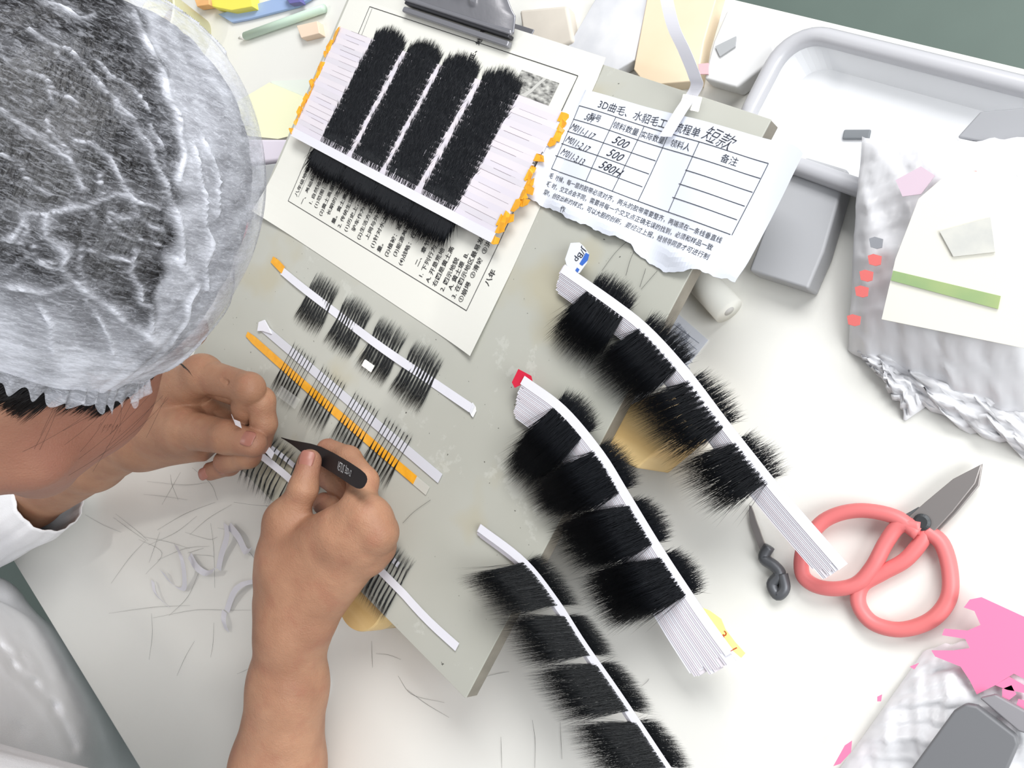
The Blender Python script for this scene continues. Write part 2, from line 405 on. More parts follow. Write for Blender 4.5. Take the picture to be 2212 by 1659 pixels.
tag(mesh_obj('handwriting', hb.v, hb.f, mat('pen_ink', (30, 32, 44)), slip), kind='stuff')
# curling white paper ribbon taped over the slip
M_tapew = mat('white_paper_tape', (226, 225, 232), rough=0.6, var=0.03, vscale=30)
rp = catmull([W(1437, 295, .006), W(1470, 240, .006), W(1503, 190, .008), W(1500, 165, .016), W(1478, 110, .028), W(1455, 60, .036), W(1440, 0, .042), W(1430, -60, .045)], 8)
b = MB(); b.ribbon(rp, .0085, (1, .25, 0), .00025)
tag(b.build('paper_ribbon', M_tapew, smooth=False), 'long white paper ribbon curling up from the top of the slip', 'ribbon')
M_clear = mat('clear_tape_film', (225, 225, 222), rough=0.05, alpha=0.22, spec=0.9)
# clear glossy tape patches, the tilted ones angled to catch the lamp's glint
def film(label, cx_, cy_, w, l, h, rot, tilt=True):
    p = W(cx_, cy_, h); cm = np.array([0, 0, CAMZ])
    if tilt:
        v_ = (cm - p) / np.linalg.norm(cm - p); q_ = (np.array(LAMP) - p); q_ /= np.linalg.norm(q_); n_ = v_ + q_; n_ /= np.linalg.norm(n_)
    else: n_ = np.array([0, 0, 1.])
    mb = MB(); ca, sa = math.cos(rot), math.sin(rot)
    def fn(u, v):
        a_, b_ = (u - .5) * w, (v - .5) * l; x = a_ * ca - b_ * sa; y = a_ * sa + b_ * ca
        z = -(n_[0] * x + n_[1] * y) / n_[2]
        return (p[0] + x, p[1] + y, max(BZ + .0003, p[2] + z + .000006 * math.sin(x * 1100 + y * 300)))
    v, f = grid_mesh(fn, 24, 16); mb.add(v, f)
    return tag(mb.build('clear_tape', M_clear, smooth=True), label, 'tape')
film('glossy clear tape holding the paper ribbon at the slip\'s upper edge', 1492, 222, .014, .008, .0060, .1)
film('strip of clear tape across the board\'s lower left part', 520, 850, .050, .012, .0008, .05, False)
film('clear tape patch shining below the first group of thin tufts', 622, 858, .024, .009, .0040, .0)
film('small clear tape patch shining over the third grey lash fan', 795, 790, .011, .0055, .0036, .0)
# ================================================================== LASHES
rng = np.random.default_rng(11)
M_hair = mat('black_lash_fibre', (16, 19, 25), rough=0.5, spec=0.35)
def hair_mesh(name, P0, P1, P2, r, m, parent=None, loc=None):
    """tapered three-sided fibres through three points each; arrays (N,3), radius array"""
    N = len(P0)
    def frame(t):
        t = t / (np.linalg.norm(t, axis=1, keepdims=True) + 1e-12)
        up = np.tile([0, 0, 1.0], (N, 1)); a = np.cross(t, up); ln = np.linalg.norm(a, axis=1, keepdims=True)
        a = np.where(ln < 1e-4, np.tile([1.0, 0, 0], (N, 1)), a / (ln + 1e-12)); return a, np.cross(a, t)
    V = np.zeros((N, 7, 3)); r = r[:, None]
    for k, (P, t, rr) in enumerate(((P0, P1 - P0, 1.0), (P1, P2 - P0, .8))):
        a, b_ = frame(t)
        for j in range(3):
            an = 2 * math.pi * j / 3 + math.pi / 2
            V[:, k * 3 + j] = P + (a * math.cos(an) + b_ * math.sin(an)) * r * rr
    V[:, 6] = P2
    base = (np.arange(N) * 7)[:, None]
    quads = np.concatenate([base + np.array([[j, (j + 1) % 3, 3 + (j + 1) % 3, 3 + j]]) for j in range(3)])
    tris = np.concatenate([base + np.array([[3 + j, 3 + (j + 1) % 3, 6]]) for j in range(3)])
    return np_mesh(name, V.reshape(-1, 3), quads, tris, m, parent, False, loc)

def fan_arrays(width, up, down, ntuft, per, spread=.0011, rad=.00011, curve=0.0, skew=0.0, rg=rng, solid=.0, topvar=.35, lift=.0012, clump=.6, root=.5, lean=0.0, wide=1.0):
    """one lash fan in the plane: x across, y along the hairs; root line at y=0. returns P0,P1,P2,r"""
    A, B, C_, Rr = [], [], [], []
    for t in range(ntuft):
        tx = (-.5 + (t + .5) / ntuft) * width
        e = 1 - topvar * abs(tx / width * 2) ** 2.2                   # rounded silhouette
        for k in range(per):
            side = -1 if rg.random() < .56 else 1
            L = (down if side < 0 else up) * (e if side > 0 else 1 - .25 * (1 - e)) * rg.uniform(.72, 1.04)
            rx = tx + rg.normal(0, spread * .35)
            tipx = tx + rg.normal(0, spread) * (1.5 if side < 0 else 1.1) * (1.0 + .4 * (rg.random() < .12)) + side * skew * L
            tipx = tipx * (1 + (.06 if side < 0 else .02)) + lean * side * L
            # tips of a tuft gather into points
            tipx = clump * (tx + side * (skew + lean) * L) * (1 + .05) + (1 - clump) * tipx if rg.random() < .6 else tipx
            if side < 0: tipx *= wide
            z1 = rg.uniform(0, lift); z2 = rg.uniform(0, lift * .8)
            mx = (rx + tipx) / 2 + rg.normal(0, spread * .3)
            A.append((rx, -side * .0032 * root, z1 * .2)); B.append((mx + curve * L * .5, side * L * .5, z1)); C_.append((tipx + curve * L, side * L, z2))
            Rr.append(rad * rg.uniform(.75, 1.2))
    return np.array(A), np.array(B), np.array(C_), np.array(Rr)

def place2(P, org, z):
    Q_ = P.copy(); Q_[:, 0] += org[0]; Q_[:, 1] += org[1]; Q_[:, 2] += z; return Q_

ORD = ['topmost', 'second', 'third', 'fourth', 'fifth', 'sixth', 'seventh', 'eighth', 'ninth', 'tenth', 'eleventh', 'twelfth', 'thirteenth', 'fourteenth', 'fifteenth', 'sixteenth', 'seventeenth', 'eighteenth', 'nineteenth', 'twentieth', 'twenty-first', 'twenty-second', 'lowest']
M_tapep = mat('pale_pinkish_tape', (222, 215, 221), rough=0.62, var=0.03, vscale=30)
M_gapshade = mat('painted_gap_shade', (134, 124, 130), rough=.8)  # grey that paints the shadow gaps between stacked tapes
M_tapes2 = mat('lilac_tape', (216, 210, 219), rough=.6)
M_tapes = mat('greyish_tape', (212, 207, 214), rough=.6)  # slightly greyer tint, alternated between strips
M_glue = mat('amber_glue_tape', (244, 178, 52), rough=0.3, col2=(232, 160, 36), vscale=160, spec=.6, alpha=.97)
# big overlapped card of strips on the worksheet: 22 strips, four fans each
NS = 22; colc = [-.6115, -.5660, -.5215, -.4755]; colw = [.0380, .0370, .0375, .0375]
variants = []
for vi in range(5):
    A, B, C_, r = fan_arrays(.0375, .0205, .0300, 11, 62, spread=.0024, rad=.00033, rg=rng, lift=.0005, topvar=.34, clump=.25, wide=1.18)
    o = hair_mesh('lash_fan', A, B, C_, r, M_hair); variants.append(o.data); bpy.data.objects.remove(o)
ys = np.linspace(.0735, -.0190, NS)
for i in range(NS):
    y = ys[i] + (rnd.uniform(-.0004, .0004) if 0 < i < NS - 1 else 0); zb = BZ + .0012 + i * .00036
    xl = -.6775 + .009 * (i / NS) ** 1.5 + rnd.uniform(-.0012, .0012); xr = -.4095 + .003 * math.sin(i * .6) + rnd.uniform(-.0012, .0012)
    if i < 2: xr -= .0
    lab = 'white tape strip with four black lash fans, %s of the worksheet\'s overlapping strips' % (ORD[i] if i < NS - 1 else 'lowest')
    t = thing('lash_strip', lab, 'lash strip', ((xl + xr) / 2, y, zb), group='overlapping lash strips on the worksheet')
    tilt = rnd.uniform(-.0008, .0008)
    b = MB(); n = 12
    pts = [(xl + (xr - xl) * k / n, y + tilt * (k / n - .5), zb + .0004 + .0004 * (k in (0, n)) * rnd.random()) for k in range(n + 1)]
    b.ribbon([(p[0], p[1], p[2] + (.0012 if i == NS - 1 else 0)) for p in pts], .0072, (0, 1, 0), .00040); edge_shade(b, b.build('paper_tape', (M_tapep, M_tapes2, M_tapep, M_tapes)[(i * 5 + i // 4) % 4] if i < NS - 1 else M_tapew, t), M_gapshade)
    if i < NS - 1:
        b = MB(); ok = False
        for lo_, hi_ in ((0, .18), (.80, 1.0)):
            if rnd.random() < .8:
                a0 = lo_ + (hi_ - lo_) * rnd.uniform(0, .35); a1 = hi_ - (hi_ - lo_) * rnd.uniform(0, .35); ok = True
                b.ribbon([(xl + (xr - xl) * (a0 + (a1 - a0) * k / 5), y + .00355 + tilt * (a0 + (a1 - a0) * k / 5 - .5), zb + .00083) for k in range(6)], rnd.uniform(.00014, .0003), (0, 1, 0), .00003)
        if ok: tag(b.build('gap_shade_line', M_gapshade, t), kind='stuff')  # thin painted lines standing for shade along the tape's upper edge
    for c in range(4):
        o = bpy.data.objects.new('lash_fan', variants[(i + c * 2) % 5]); COL.objects.link(o); o.parent = t
        o.location = (colc[c] - (xl + xr) / 2 + rnd.uniform(-.0006, .0006), 0, .00005)
        o.scale = (colw[c] / .0375 * (1 if i % 2 else -1), 1, 1)
    for sx, xx in ((-1, xl), (1, xr)):
        if rnd.random() < (.75 if sx < 0 else .85) or i == NS - 1:
            g = MB(); L = rnd.uniform(.003, .0065); 
            if sx > 0: L *= 1.7
            w = rnd.uniform(.0028, .0048)
            x0 = xx - sx * .001
            pl = [(x0, y - w), (x0 + sx * L * .5, y - w * rnd.uniform(.6, 1.3)), (x0 + sx * L * rnd.uniform(.8, 1.2), y - w * rnd.uniform(-.1, .8)), (x0 + sx * L * rnd.uniform(.6, 1.1), y + w * rnd.uniform(.3, 1)), (x0 + sx * L * .4, y + w * rnd.uniform(.5, 1.2)), (x0, y + w * .8)]
            sd = rnd.uniform(0, 9)
            g.prism(pl, lambda x, y_: zb + .0006 + .0008 * (1 + math.sin(x * 900 + sd)), lambda x, y_: zb + .0011 + .0008 * (1 + math.sin(x * 900 + sd)))
            g.build('glue_tab', M_glue, t)

# single strip with four finished fans
def tufts(width, up, down, n, per, **k): return fan_arrays(width, up, down, n, per, **k)
t = thing('lash_strip', 'white strip with four grey-black lash fans below the worksheet', 'lash strip', (-.50, -.129, BZ))
b = MB(); xs = np.linspace(-.6365, -.3690, 30)
b.ribbon([(x, -.1270 - .0032 * math.sin(i / 29 * 3.1) - (.002 if i > 27 else 0), BZ + .0012 + .0008 * math.sin(i * .5)) for i, x in enumerate(xs[2:])], .0064, (0, 1, 0), .00022); b.build('paper_tape', M_tapew, t)
b = MB(); b.ribbon([(-.6370, -.1240, BZ + .0009), (-.628, -.1245, BZ + .0011), (-.6165, -.1260, BZ + .0012)], [.0055, .0068, .0066], (0, 1, 0), .0003); b.build('glue_tape', M_glue, t)
b = MB(); b.ribbon([(-.3705, -.1272, BZ + .0010), (-.3660, -.1285, BZ + .0018), (-.3645, -.1300, BZ + .001)], [.0062, .0068, .005], (0, 1, 0), .0003); b.build('folded_end', mat('shiny_tape', (232, 232, 236), rough=.3), t)
M_hair2 = mat('fine_lash_fibre', (38, 40, 42), rough=0.45, spec=0.5)
for xc in (-.5600, -.5145, -.4705, -.4275):
    A, B, C_, r = tufts(.0340, .0235, .0285, 10, 44, spread=.0012, rad=.00014, curve=.0, lift=.0012, topvar=.12, clump=.5)
    C_[:, 0] += np.where(C_[:, 1] < 0, -.0022, .001)
    hair_mesh('lash_fan', place2(A, (xc, -.1300), BZ + .0006), place2(B, (xc, -.1300), BZ + .0006), place2(C_, (xc, -.1300), BZ + .0006), r, M_hair2, t)

# strip in progress: white and yellow tapes crossed by four groups of thin tufts
t = thing('lash_strip', 'unfinished pair of white and yellow tapes crossed by thin separate tufts', 'lash strip', (-.50, -.186, BZ))
b = MB(); b.ribbon([(x, -.1775 - .0045 * (x + .6139) / .248, BZ + .0008) for x in np.linspace(-.6139, -.3665, 14)], .0072, (0, 1, 0), .00025); b.build('white_tape', mat('grey_white_tape', (205, 205, 212), rough=.6), t)
b = MB(); b.prism([tuple(W(*p)[:2]) for p in ((563, 697), (575, 692), (583, 706), (590, 722), (572, 716), (560, 716))], BZ + .001, BZ + .0022); b.build('folded_end', M_tapew, t)
b = MB(); b.ribbon([(x, -.1915 - .0035 * (x + .6272) / .25 - .0006 * math.sin((x + .62) * 14), BZ + .0009) for x in np.linspace(-.6272, -.3860, 20)], [.0045] + [.0066] * 19, (0, 1, 0), .0003); b.build('yellow_tape', M_glue, t)
b = MB(); b.ribbon([(x, -.1950, BZ + .0007) for x in (-.3865, -.3790, -.3715)], .0066, (0, 1, 0), .0002); b.build('clear_end', mat('film_end', (214, 213, 204), rough=.15, alpha=.7), t)
for x0, x1, nn in ((-.5655, -.5350, 8), (-.5225, -.4915, 8), (-.4775, -.4480, 8), (-.4370, -.4070, 8)):
    A, B, C_, Rr = [], [], [], []
    for k in range(nn):
        tx = x0 + (x1 - x0) * k / (nn - 1)
        for q_ in range(26):
            top = -.1745 + rng.uniform(-.001, .003) ; L = rng.uniform(.038, .050)
            bt = tx + rng.normal(0, .0015) - .0022 * (1 - 0)
            A.append((tx + rng.normal(0, .00012) + .0009, top, BZ + .0013)); B.append((tx - .0005 + rng.normal(0, .0001), -.1915, BZ + .0015)); C_.append((bt, top - L, BZ + .0004 + rng.uniform(0, .001))); Rr.append(rng.uniform(.00012, .00017))
        for q_ in range(6):
            A.append((tx + .0006, -.1760, BZ + .0013)); B.append((tx + .001 + rng.normal(0, .0004), -.1725, BZ + .0016)); C_.append((tx + .0015 + rng.normal(0, .001), -.1765 + rng.uniform(.006, .010), BZ + .0016)); Rr.append(.00007)
    hair_mesh('lash_group', np.array(A), np.array(B), np.array(C_), np.array(Rr), M_hair2, t)

# strip being worked on, from the left fingertips under the right hand to the board's front
t = thing('lash_strip', 'white strip being worked on, held by the left fingertips and passing under the right hand', 'lash strip', (-.42, -.262, BZ))
def s3z(x): return BZ + .0012 + .010 * max(0, (-.50 - x) / .05) ** 1.5
pts = [(x, -.2618 - .0042 * (x + .548) / .257 - .001 * math.sin(i * .6) * (i > 20), s3z(x)) for i, x in enumerate(np.linspace(-.553, -.2908, 28))]
b = MB(); b.ribbon(pts, .0060, (0, 1, 0), .00025); b.build('paper_tape', M_tapew, t)
b = MB(); b.ribbon([(x, -.2515, s3z(x) - .0002) for x in np.linspace(-.548, -.495, 6)], .0042, (0, 1, 0), .00015); b.build('second_tape', mat('grey_white_tape', (205, 205, 212)), t)
b = MB(); b.ribbon([(x, -.2518, BZ + .0010) for x in np.linspace(-.392, -.365, 6)], .0042, (0, 1, 0), .00015); b.build('second_tape', mat('grey_white_tape', (205, 205, 212)), t)
for x0, x1, nn in ((-.5480, -.5120, 8), (-.503, -.470, 8), (-.3890, -.3560, 9)):
    A, B, C_, Rr = [], [], [], []
    for k in range(nn):
        tx = x0 + (x1 - x0) * k / (nn - 1); zc = s3z(tx)
        for q_ in range(42):
            sd = 1 if rng.random() < .42 else -1
            L = rng.uniform(.018, .023) if sd > 0 else rng.uniform(.027, .036)
            A.append((tx + rng.normal(0, .0002), -.2615 - sd * .002, zc - .0002)); B.append((tx + rng.normal(0, .0004) + sd * .0004, -.2615 + sd * L * .5, zc + .0004)); C_.append((tx + sd * .001 + rng.normal(0, .0016), -.2615 + sd * L, max(BZ + .0004, zc - .003) if tx < -.5 else BZ + .0006)); Rr.append(rng.uniform(.00011, .00016))
    hair_mesh('lash_group', np.array(A), np.array(B), np.array(C_), np.array(Rr), M_hair2, t)

# ------------------------------------------------------------------ curved sheaves of finished strips
def sheaf(label, curve, nl, dv, dz, fans, width, up, down, ntuft, per, tape_w=.0060, hairmat=None, startj=.0015, endj=.003, rad=.00013, pink=False, spread=.0012, clump=.5, up_layers=None, skew=0.0, wide=1.0, tuftper=None, lean_by=(1, 1, 1, 1), dens_by=(1, 1, 1, 1), rise=.60, back=.25, xs=.00035, fl=None, topvar=.3, ups=1.0):
    """curve: list of (px,py,h) image points of the top strip; layers are stepped sideways below it"""
    P = catmull([W(*p) for p in curve], 24)
    P = np.array(P); seg = np.linalg.norm(np.diff(P, axis=0), axis=1); sarr = np.concatenate([[0], np.cumsum(seg)]); Ltot = sarr[-1]
    def at(s):
        s = np.asarray(s, float); p = np.stack([np.interp(s, sarr, P[:, k]) for k in range(3)], -1)
        e = .003; a = np.stack([np.interp(s - e, sarr, P[:, k]) for k in range(3)], -1); c = np.stack([np.interp(s + e, sarr, P[:, k]) for k in range(3)], -1)
        T = c - a; T /= np.linalg.norm(T, axis=-1, keepdims=True)
        Sd = np.cross(np.broadcast_to([0, 0, 1.0], T.shape), T); Sd /= np.linalg.norm(Sd, axis=-1, keepdims=True)
        N = np.cross(T, Sd); return p, T, Sd, N
    t = thing('lash_sheaf', label, 'lash sheaf', P.mean(0))
    for k in range(nl):
        s0 = abs(rnd.gauss(0, startj)) - .001 * k * 0; s1 = Ltot - abs(rnd.gauss(0, endj))
        ss = np.linspace(s0, s1, 34); p, T, Sd, N = at(ss)
        fan_out = (1 + (fl or 0) * (ss / Ltot) ** 2)
        off = -k * dv
        pts = p + Sd * (off * fan_out)[:, None] + N * (-k * dz)
        b = MB(); b.ribbon(list(pts), tape_w, [x for x in Sd], .00015)
        edge_shade(b, b.build('paper_tape', M_tapew if not k else (M_tapep, M_tapes, M_tapew)[(k * 7 + k // 3) % 3], t), M_gapshade)
    for fi, (c0, c1) in enumerate(fans):
        A, B, C_, Rr = [], [], [], []
        m_ = lean_by[fi]; rise_, back_ = rise * m_, back * m_; side_ = math.sqrt(1 - rise_ ** 2 - back_ ** 2)
        for k in range(nl):
            nper = int((per if k < 3 else per * .7) * dens_by[fi])
            a, b_, c, r = fan_arrays((c1 - c0) * Ltot, up * ups, down, ntuft, nper, spread=spread, rad=rad, rg=rng, lift=.0016, topvar=topvar, clump=clump, skew=skew, wide=wide)
            sc = (c0 + c1) / 2 * Ltot - k * xs
            for src, dst in ((a, A), (b_, B), (c, C_)):
                root = at(np.clip(sc + a[:, 0], 0, Ltot))                      # frame at the root
                p, T, Sd, N = root
                fo = (1 + (fl or 0) * ((sc + a[:, 0]) / Ltot) ** 2)
                y_ = src[:, 1]; rs = np.where(y_ < 0, rise_, rise_ * .35); far_ = np.maximum(0, np.abs(y_) - .0035) / np.maximum(1e-6, np.abs(y_))
                q_ = p + T * (src[:, 0] - a[:, 0] + y_ * back_)[:, None] + Sd * (y_ * side_ - k * dv * fo)[:, None] + N * (src[:, 2] * .45 - k * dz - .0009 - y_ * rs * far_)[:, None]
                dst.append(q_)
            Rr.append(r)
        hair_mesh('lash_fan', np.concatenate(A), np.concatenate(B), np.concatenate(C_), np.concatenate(Rr), hairmat or M_hair, t)
    return t, at, Ltot
M_hair3 = mat('dark_green_black_fibre', (14, 18, 22), rough=0.45, spec=0.45)
shA = sheaf('curved sheaf of white strips nearest the slip, with four large black lash fans', [(1213, 578, .0106), (1330, 660, .0106), (1400, 717, .0100), (1480, 805, .006), (1560, 910, -.002), (1640, 1012, -.008), (1700, 1085, -.014), (1822, 1225, -.026)],
      13, .00105, .00055, [(.107, .238), (.293, .437), (.475, .612), (.651, .765)], .036, .0185, .0365, 10, 34, rise=.34, back=.12, lean_by=(.5, .8, 1.1, 1.1), dens_by=(1, 1, .62, .5), pink=True, spread=.0019, clump=.45, rad=.00014, topvar=.2, wide=1.18)
shB = sheaf('curved sheaf of white strips in the middle, with four dense black lash fans', [(1128, 820, .0126), (1215, 885, .0126), (1295, 980, .0118), (1350, 1068, .005), (1420, 1183, -.005), (1480, 1275, -.012), (1530, 1348, -.018), (1590, 1430, -.026)],
      21, .00112, .00042, [(.147, .282), (.338, .472), (.515, .636), (.677, .793)], .036, .0190, .0395, 10, 34, rise=.36, back=.13, lean_by=(.6, .75, .95, 1.0), spread=.0020, clump=.35, rad=.00016, fl=.3, topvar=.25, wide=1.18)
shC = sheaf('curved narrow sheaf nearest the desk front, with charcoal lash fans and white top strip', [(1033, 1138, .004), (1130, 1213, .005), (1200, 1300, .003), (1260, 1393, -.001), (1340, 1508, -.007), (1438, 1655, -.016), (1500, 1745, -.02)],
      8, .00050, .0004, [(.205, .372), (.41, .535), (.567, .712), (.750, .882)], .033, .0230, .0455, 14, 30, pink=True, hairmat=M_hair3, spread=.0020, clump=.15, rad=.0001, wide=1.05, rise=.62, back=.42, dens_by=(.8, .8, .8, .8), tape_w=.0054, topvar=.12)
# pieces of labels stuck on the sheaves' ends
lb = thing('printed_label', 'torn white label with blue blocks at the left end of the sheaf nearest the slip', 'label', W(1245, 555, .007))
def polyb(mb, pts, h, th=.0002):
    P = [W(x, y, h) for x, y in pts]; mb.prism([(p[0], p[1]) for p in P], BZ + h, BZ + h + th)
b = MB(); polyb(b, [(1221, 560), (1233, 525), (1252, 524), (1262, 533), (1272, 548), (1268, 568), (1252, 590), (1240, 590), (1224, 572)], .0100); b.build('label_paper', M_slip, lb)
b = MB(); polyb(b, [(1252, 570), (1266, 546), (1273, 550), (1270, 562), (1258, 574)], .0103); polyb(b, [(1243, 584), (1247, 578), (1252, 582), (1248, 589)], .0103); b.build('blue_block', mat('blue_print', (58, 104, 190)), lb)
b = MB(); c0 = W(1259, 540, .0105)
text_into(b, 'J/Bp', .0062, (c0[0] - .0012, c0[1] + .0016), math.radians(-100), lambda x, y: BZ + .0104, bold=.00005); mesh_obj('printed_text', b.v, b.f, M_slipink, lb)
b = MB(); polyb(b, [(1106, 826), (1120, 797), (1148, 812), (1152, 830), (1138, 822), (1124, 832), (1112, 838)], .0113); tag(b.build('red_label_scrap', mat('red_print', (204, 34, 62), rough=.5)), 'torn red label scrap at the left end of the middle sheaf', 'label')
yl = thing('yellow_note', 'torn yellow sticky note with red numerals on the right end of the middle sheaf', 'note', W(1560, 1380, -.026))
P = [W(x + 13, y - 3, -.0240) for x, y in ((1503, 1315), (1520, 1322), (1545, 1340), (1554, 1362), (1575, 1390), (1597, 1414), (1588, 1424), (1560, 1400), (1530, 1360), (1505, 1335))]
b = MB(); b.prism([(p[0], p[1]) for p in P], BZ - .0242, BZ - .0239); b.build('note_paper', mat('yellow_note', (240, 242, 150), rough=.6), yl)
b = MB(); c0 = W(1560, 1371, -.0238); text_into(b, '3', .0075, (c0[0] - .0015, c0[1] - .002), math.radians(-10), lambda x, y: BZ - .0237)
c0 = W(1582, 1396, -.0238); text_into(b, '1', .0065, (c0[0] - .001, c0[1] - .002), math.radians(-30), lambda x, y: BZ - .0237); mesh_obj('handwriting', b.v, b.f, mat('red_pen', (196, 84, 40)), yl)

# ------------------------------------------------------------------ loose hairs and paper scraps on the desk
def strand(label, pts, r=.00011, m=None, grp='loose hairs lying on the desk'):
    P = catmull([WD(x, y, .0008) for x, y in pts], 6); mb = MB(); mb.tube(P, [r * (1 - .5 * abs(2 * i / (len(P) - 1) - 1)) for i in range(len(P))], 4, False)
    return tag(mb.build('loose_hair', m or M_hair2), label, 'hair', grp)
HL = 'single fine black hair lying loose on the white desk below the left arm'
for pts in ([(310, 1160), (360, 1170), (410, 1185)], [(415, 1010), (455, 1045), (470, 1080)], [(300, 1165), (350, 1195), (315, 1240)], [(240, 1260), (280, 1205), (315, 1168)], [(425, 1115), (380, 1150), (320, 1178)], [(465, 1085), (400, 1110), (340, 1145)],
            [(345, 1150), (322, 1215)], [(318, 1040), (400, 1048), (450, 1042)], [(368, 1025), (372, 1048), (385, 1080)], [(390, 1020), (370, 1055), (350, 1090)], [(310, 1068), (350, 1072), (405, 1080)], [(455, 1130), (462, 1190), (464, 1270)], [(235, 1325), (330, 1312), (410, 1308)],
            [(330, 1335), (420, 1318), (490, 1318), (542, 1318)], [(327, 1325), (329, 1370), (322, 1425)], [(420, 1385), (400, 1420), (382, 1460)], [(462, 1345), (460, 1390), (455, 1420)], [(430, 1235), (405, 1290), (365, 1330)], [(510, 1270), (535, 1258), (556, 1245)], [(545, 1440), (530, 1448), (512, 1456)],
            [(250, 1110), (300, 1150), (320, 1168)], [(184, 1112), (225, 1135), (262, 1150)], [(245, 1118), (275, 1140), (315, 1168)], [(500, 1090), (450, 1120), (410, 1155)], [(400, 1150), (450, 1165), (470, 1160)], [(470, 1140), (500, 1150), (520, 1185)], [(405, 1195), (440, 1184)], [(410, 1198), (450, 1200), (462, 1203)],
            [(500, 1150), (545, 1200), (556, 1225)], [(340, 1210), (400, 1185), (452, 1180)]):
    strand(HL, pts)
HL2 = 'single fine black hair lying loose on the white desk in front of the board'
for pts in ([(728, 1345), (715, 1380), (704, 1420)], [(803, 1385), (804, 1420), (805, 1442)], [(812, 1412), (840, 1415), (866, 1425)], [(860, 1460), (890, 1500), (960, 1518)], [(880, 1490), (920, 1520), (970, 1550)], [(1082, 1592), (1084, 1659)], [(1150, 1555), (1156, 1600), (1155, 1665)], [(1210, 1560), (1214, 1640)], [(1043, 1463), (1075, 1455), (1100, 1451)], [(1385, 1483), (1398, 1472), (1402, 1466)]):
    strand(HL2, pts)
def bstrand(label, pts, r=.0001):
    P = catmull([W(x, y, .0009) for x, y in pts], 6); mb = MB(); mb.tube(P, r, 4, False)
    tag(mb.build('loose_hair', M_hair2), label, 'hair', 'loose hairs lying on the board')
for pts in ([(1365, 512), (1330, 545), (1300, 585)], [(1375, 533), (1362, 560), (1352, 595)], [(1395, 580), (1382, 620)], [(1420, 585), (1385, 625)], [(505, 1085), (560, 1092), (600, 1092)], [(575, 1093), (595, 1100), (615, 1110)], [(870, 1130), (895, 1105), (930, 1080)]):
    bstrand('single fine black hair lying loose on the grey board', pts)
def scrap(label, pts, w, side=(1, .2, 0)):
    P = catmull([WD(x, y, h) for x, y, h in pts], 6); mb = MB(); mb.ribbon(P, w * 1.3, side, .00015)
    tag(mb.build('paper_scrap', M_tapew), label, 'paper scrap', 'curled paper scraps on the desk')
scrap('flat white tape scrap standing upright among the hairs under the left hand', [(488, 1132, .006), (490, 1160, .007), (478, 1200, .004), (472, 1230, .002)], .006)
scrap('small white curl touching the right end of the upright scrap', [(495, 1135, .004), (515, 1160, .006), (530, 1190, .004), (541, 1188, .009)], .0055, (.2, 1, 0))
scrap('looped white scrap at the centre of the hairs on the desk', [(380, 1178, .008), (392, 1205, .014), (398, 1240, .010), (396, 1272, .003), (372, 1262, .002), (350, 1235, .006)], .006)
scrap('bright curled scrap right of the looped scrap', [(410, 1200, .003), (425, 1225, .005), (445, 1238, .003), (462, 1232, .010)], .0055, (.2, 1, 0))
scrap('dull crescent scrap at the left of the looped scrap', [(330, 1255, .004), (335, 1280, .005), (352, 1300, .002), (365, 1310, .001)], .005)
scrap('pale scrap half hidden beside the wrist', [(556, 1255, .002), (525, 1262, .006), (505, 1280, .006), (490, 1320, .002)], .006)
scrap('short folded scrap below the half hidden scrap', [(485, 1320, .001), (483, 1340, .005), (490, 1362, .002)], .006)
scrap('narrow lilac scrap right of the forearm', [(704, 1440, .001), (706, 1480, .004), (700, 1516, .001)], .005)
# ================================================================== PERSON
def surface_nets(vol, org, h):
    """vol: signed distance samples; returns verts, quads"""
    nx, ny, nz = vol.shape
    ins = vol < 0
    c = np.zeros((nx - 1, ny - 1, nz - 1), np.int8)
    for dx in (0, 1):
        for dy in (0, 1):
            for dz in (0, 1): c += ins[dx:nx - 1 + dx, dy:ny - 1 + dy, dz:nz - 1 + dz]
    act = (c > 0) & (c < 8); idx = -np.ones(act.shape, np.int64); I = np.argwhere(act); idx[act] = np.arange(len(I))
    acc = np.zeros((len(I), 3)); cnt = np.zeros(len(I))
    cor = [(a, b, d) for a in (0, 1) for b in (0, 1) for d in (0, 1)]
    vals = {q: vol[I[:, 0] + q[0], I[:, 1] + q[1], I[:, 2] + q[2]] for q in cor}
    for a in cor:
        for ax in range(3):
            if a[ax] == 0:
                b = list(a); b[ax] = 1; b = tuple(b); va, vb = vals[a], vals[b]; m = (va < 0) != (vb < 0)
                t = np.where(m, va / np.where(m, va - vb, 1), 0)
                p = np.array(a, float)[None].repeat(len(I), 0); p[:, ax] = t
                acc[m] += p[m]; cnt[m] += 1
    V = (I + acc / cnt[:, None]) * h + org
    quads = []
    for ax in range(3):
        sl0 = [slice(None)] * 3; sl1 = [slice(None)] * 3; sl0[ax] = slice(0, -1); sl1[ax] = slice(1, None)
        a, b = ins[tuple(sl0)], ins[tuple(sl1)]; o1, o2 = [(1, 2), (2, 0), (0, 1)][ax]
        for flip, m in ((False, a & ~b), (True, ~a & b)):
            E_ = np.argwhere(m)
            ok = (E_[:, o1] > 0) & (E_[:, o2] > 0) & (E_[:, o1] < vol.shape[o1] - 1) & (E_[:, o2] < vol.shape[o2] - 1); E_ = E_[ok]
            q = []
            for d1_, d2_ in ((-1, -1), (0, -1), (0, 0), (-1, 0)):
                e = E_.copy(); e[:, o1] += d1_; e[:, o2] += d2_; q.append(idx[e[:, 0], e[:, 1], e[:, 2]])
            q = np.stack(q, 1)
            quads.append(q[:, ::-1] if flip else q)
    return V, np.concatenate(quads)
def smin(a, b, k):
    hh = np.clip(.5 + .5 * (b - a) / k, 0, 1); return b * (1 - hh) + a * hh - k * hh * (1 - hh)
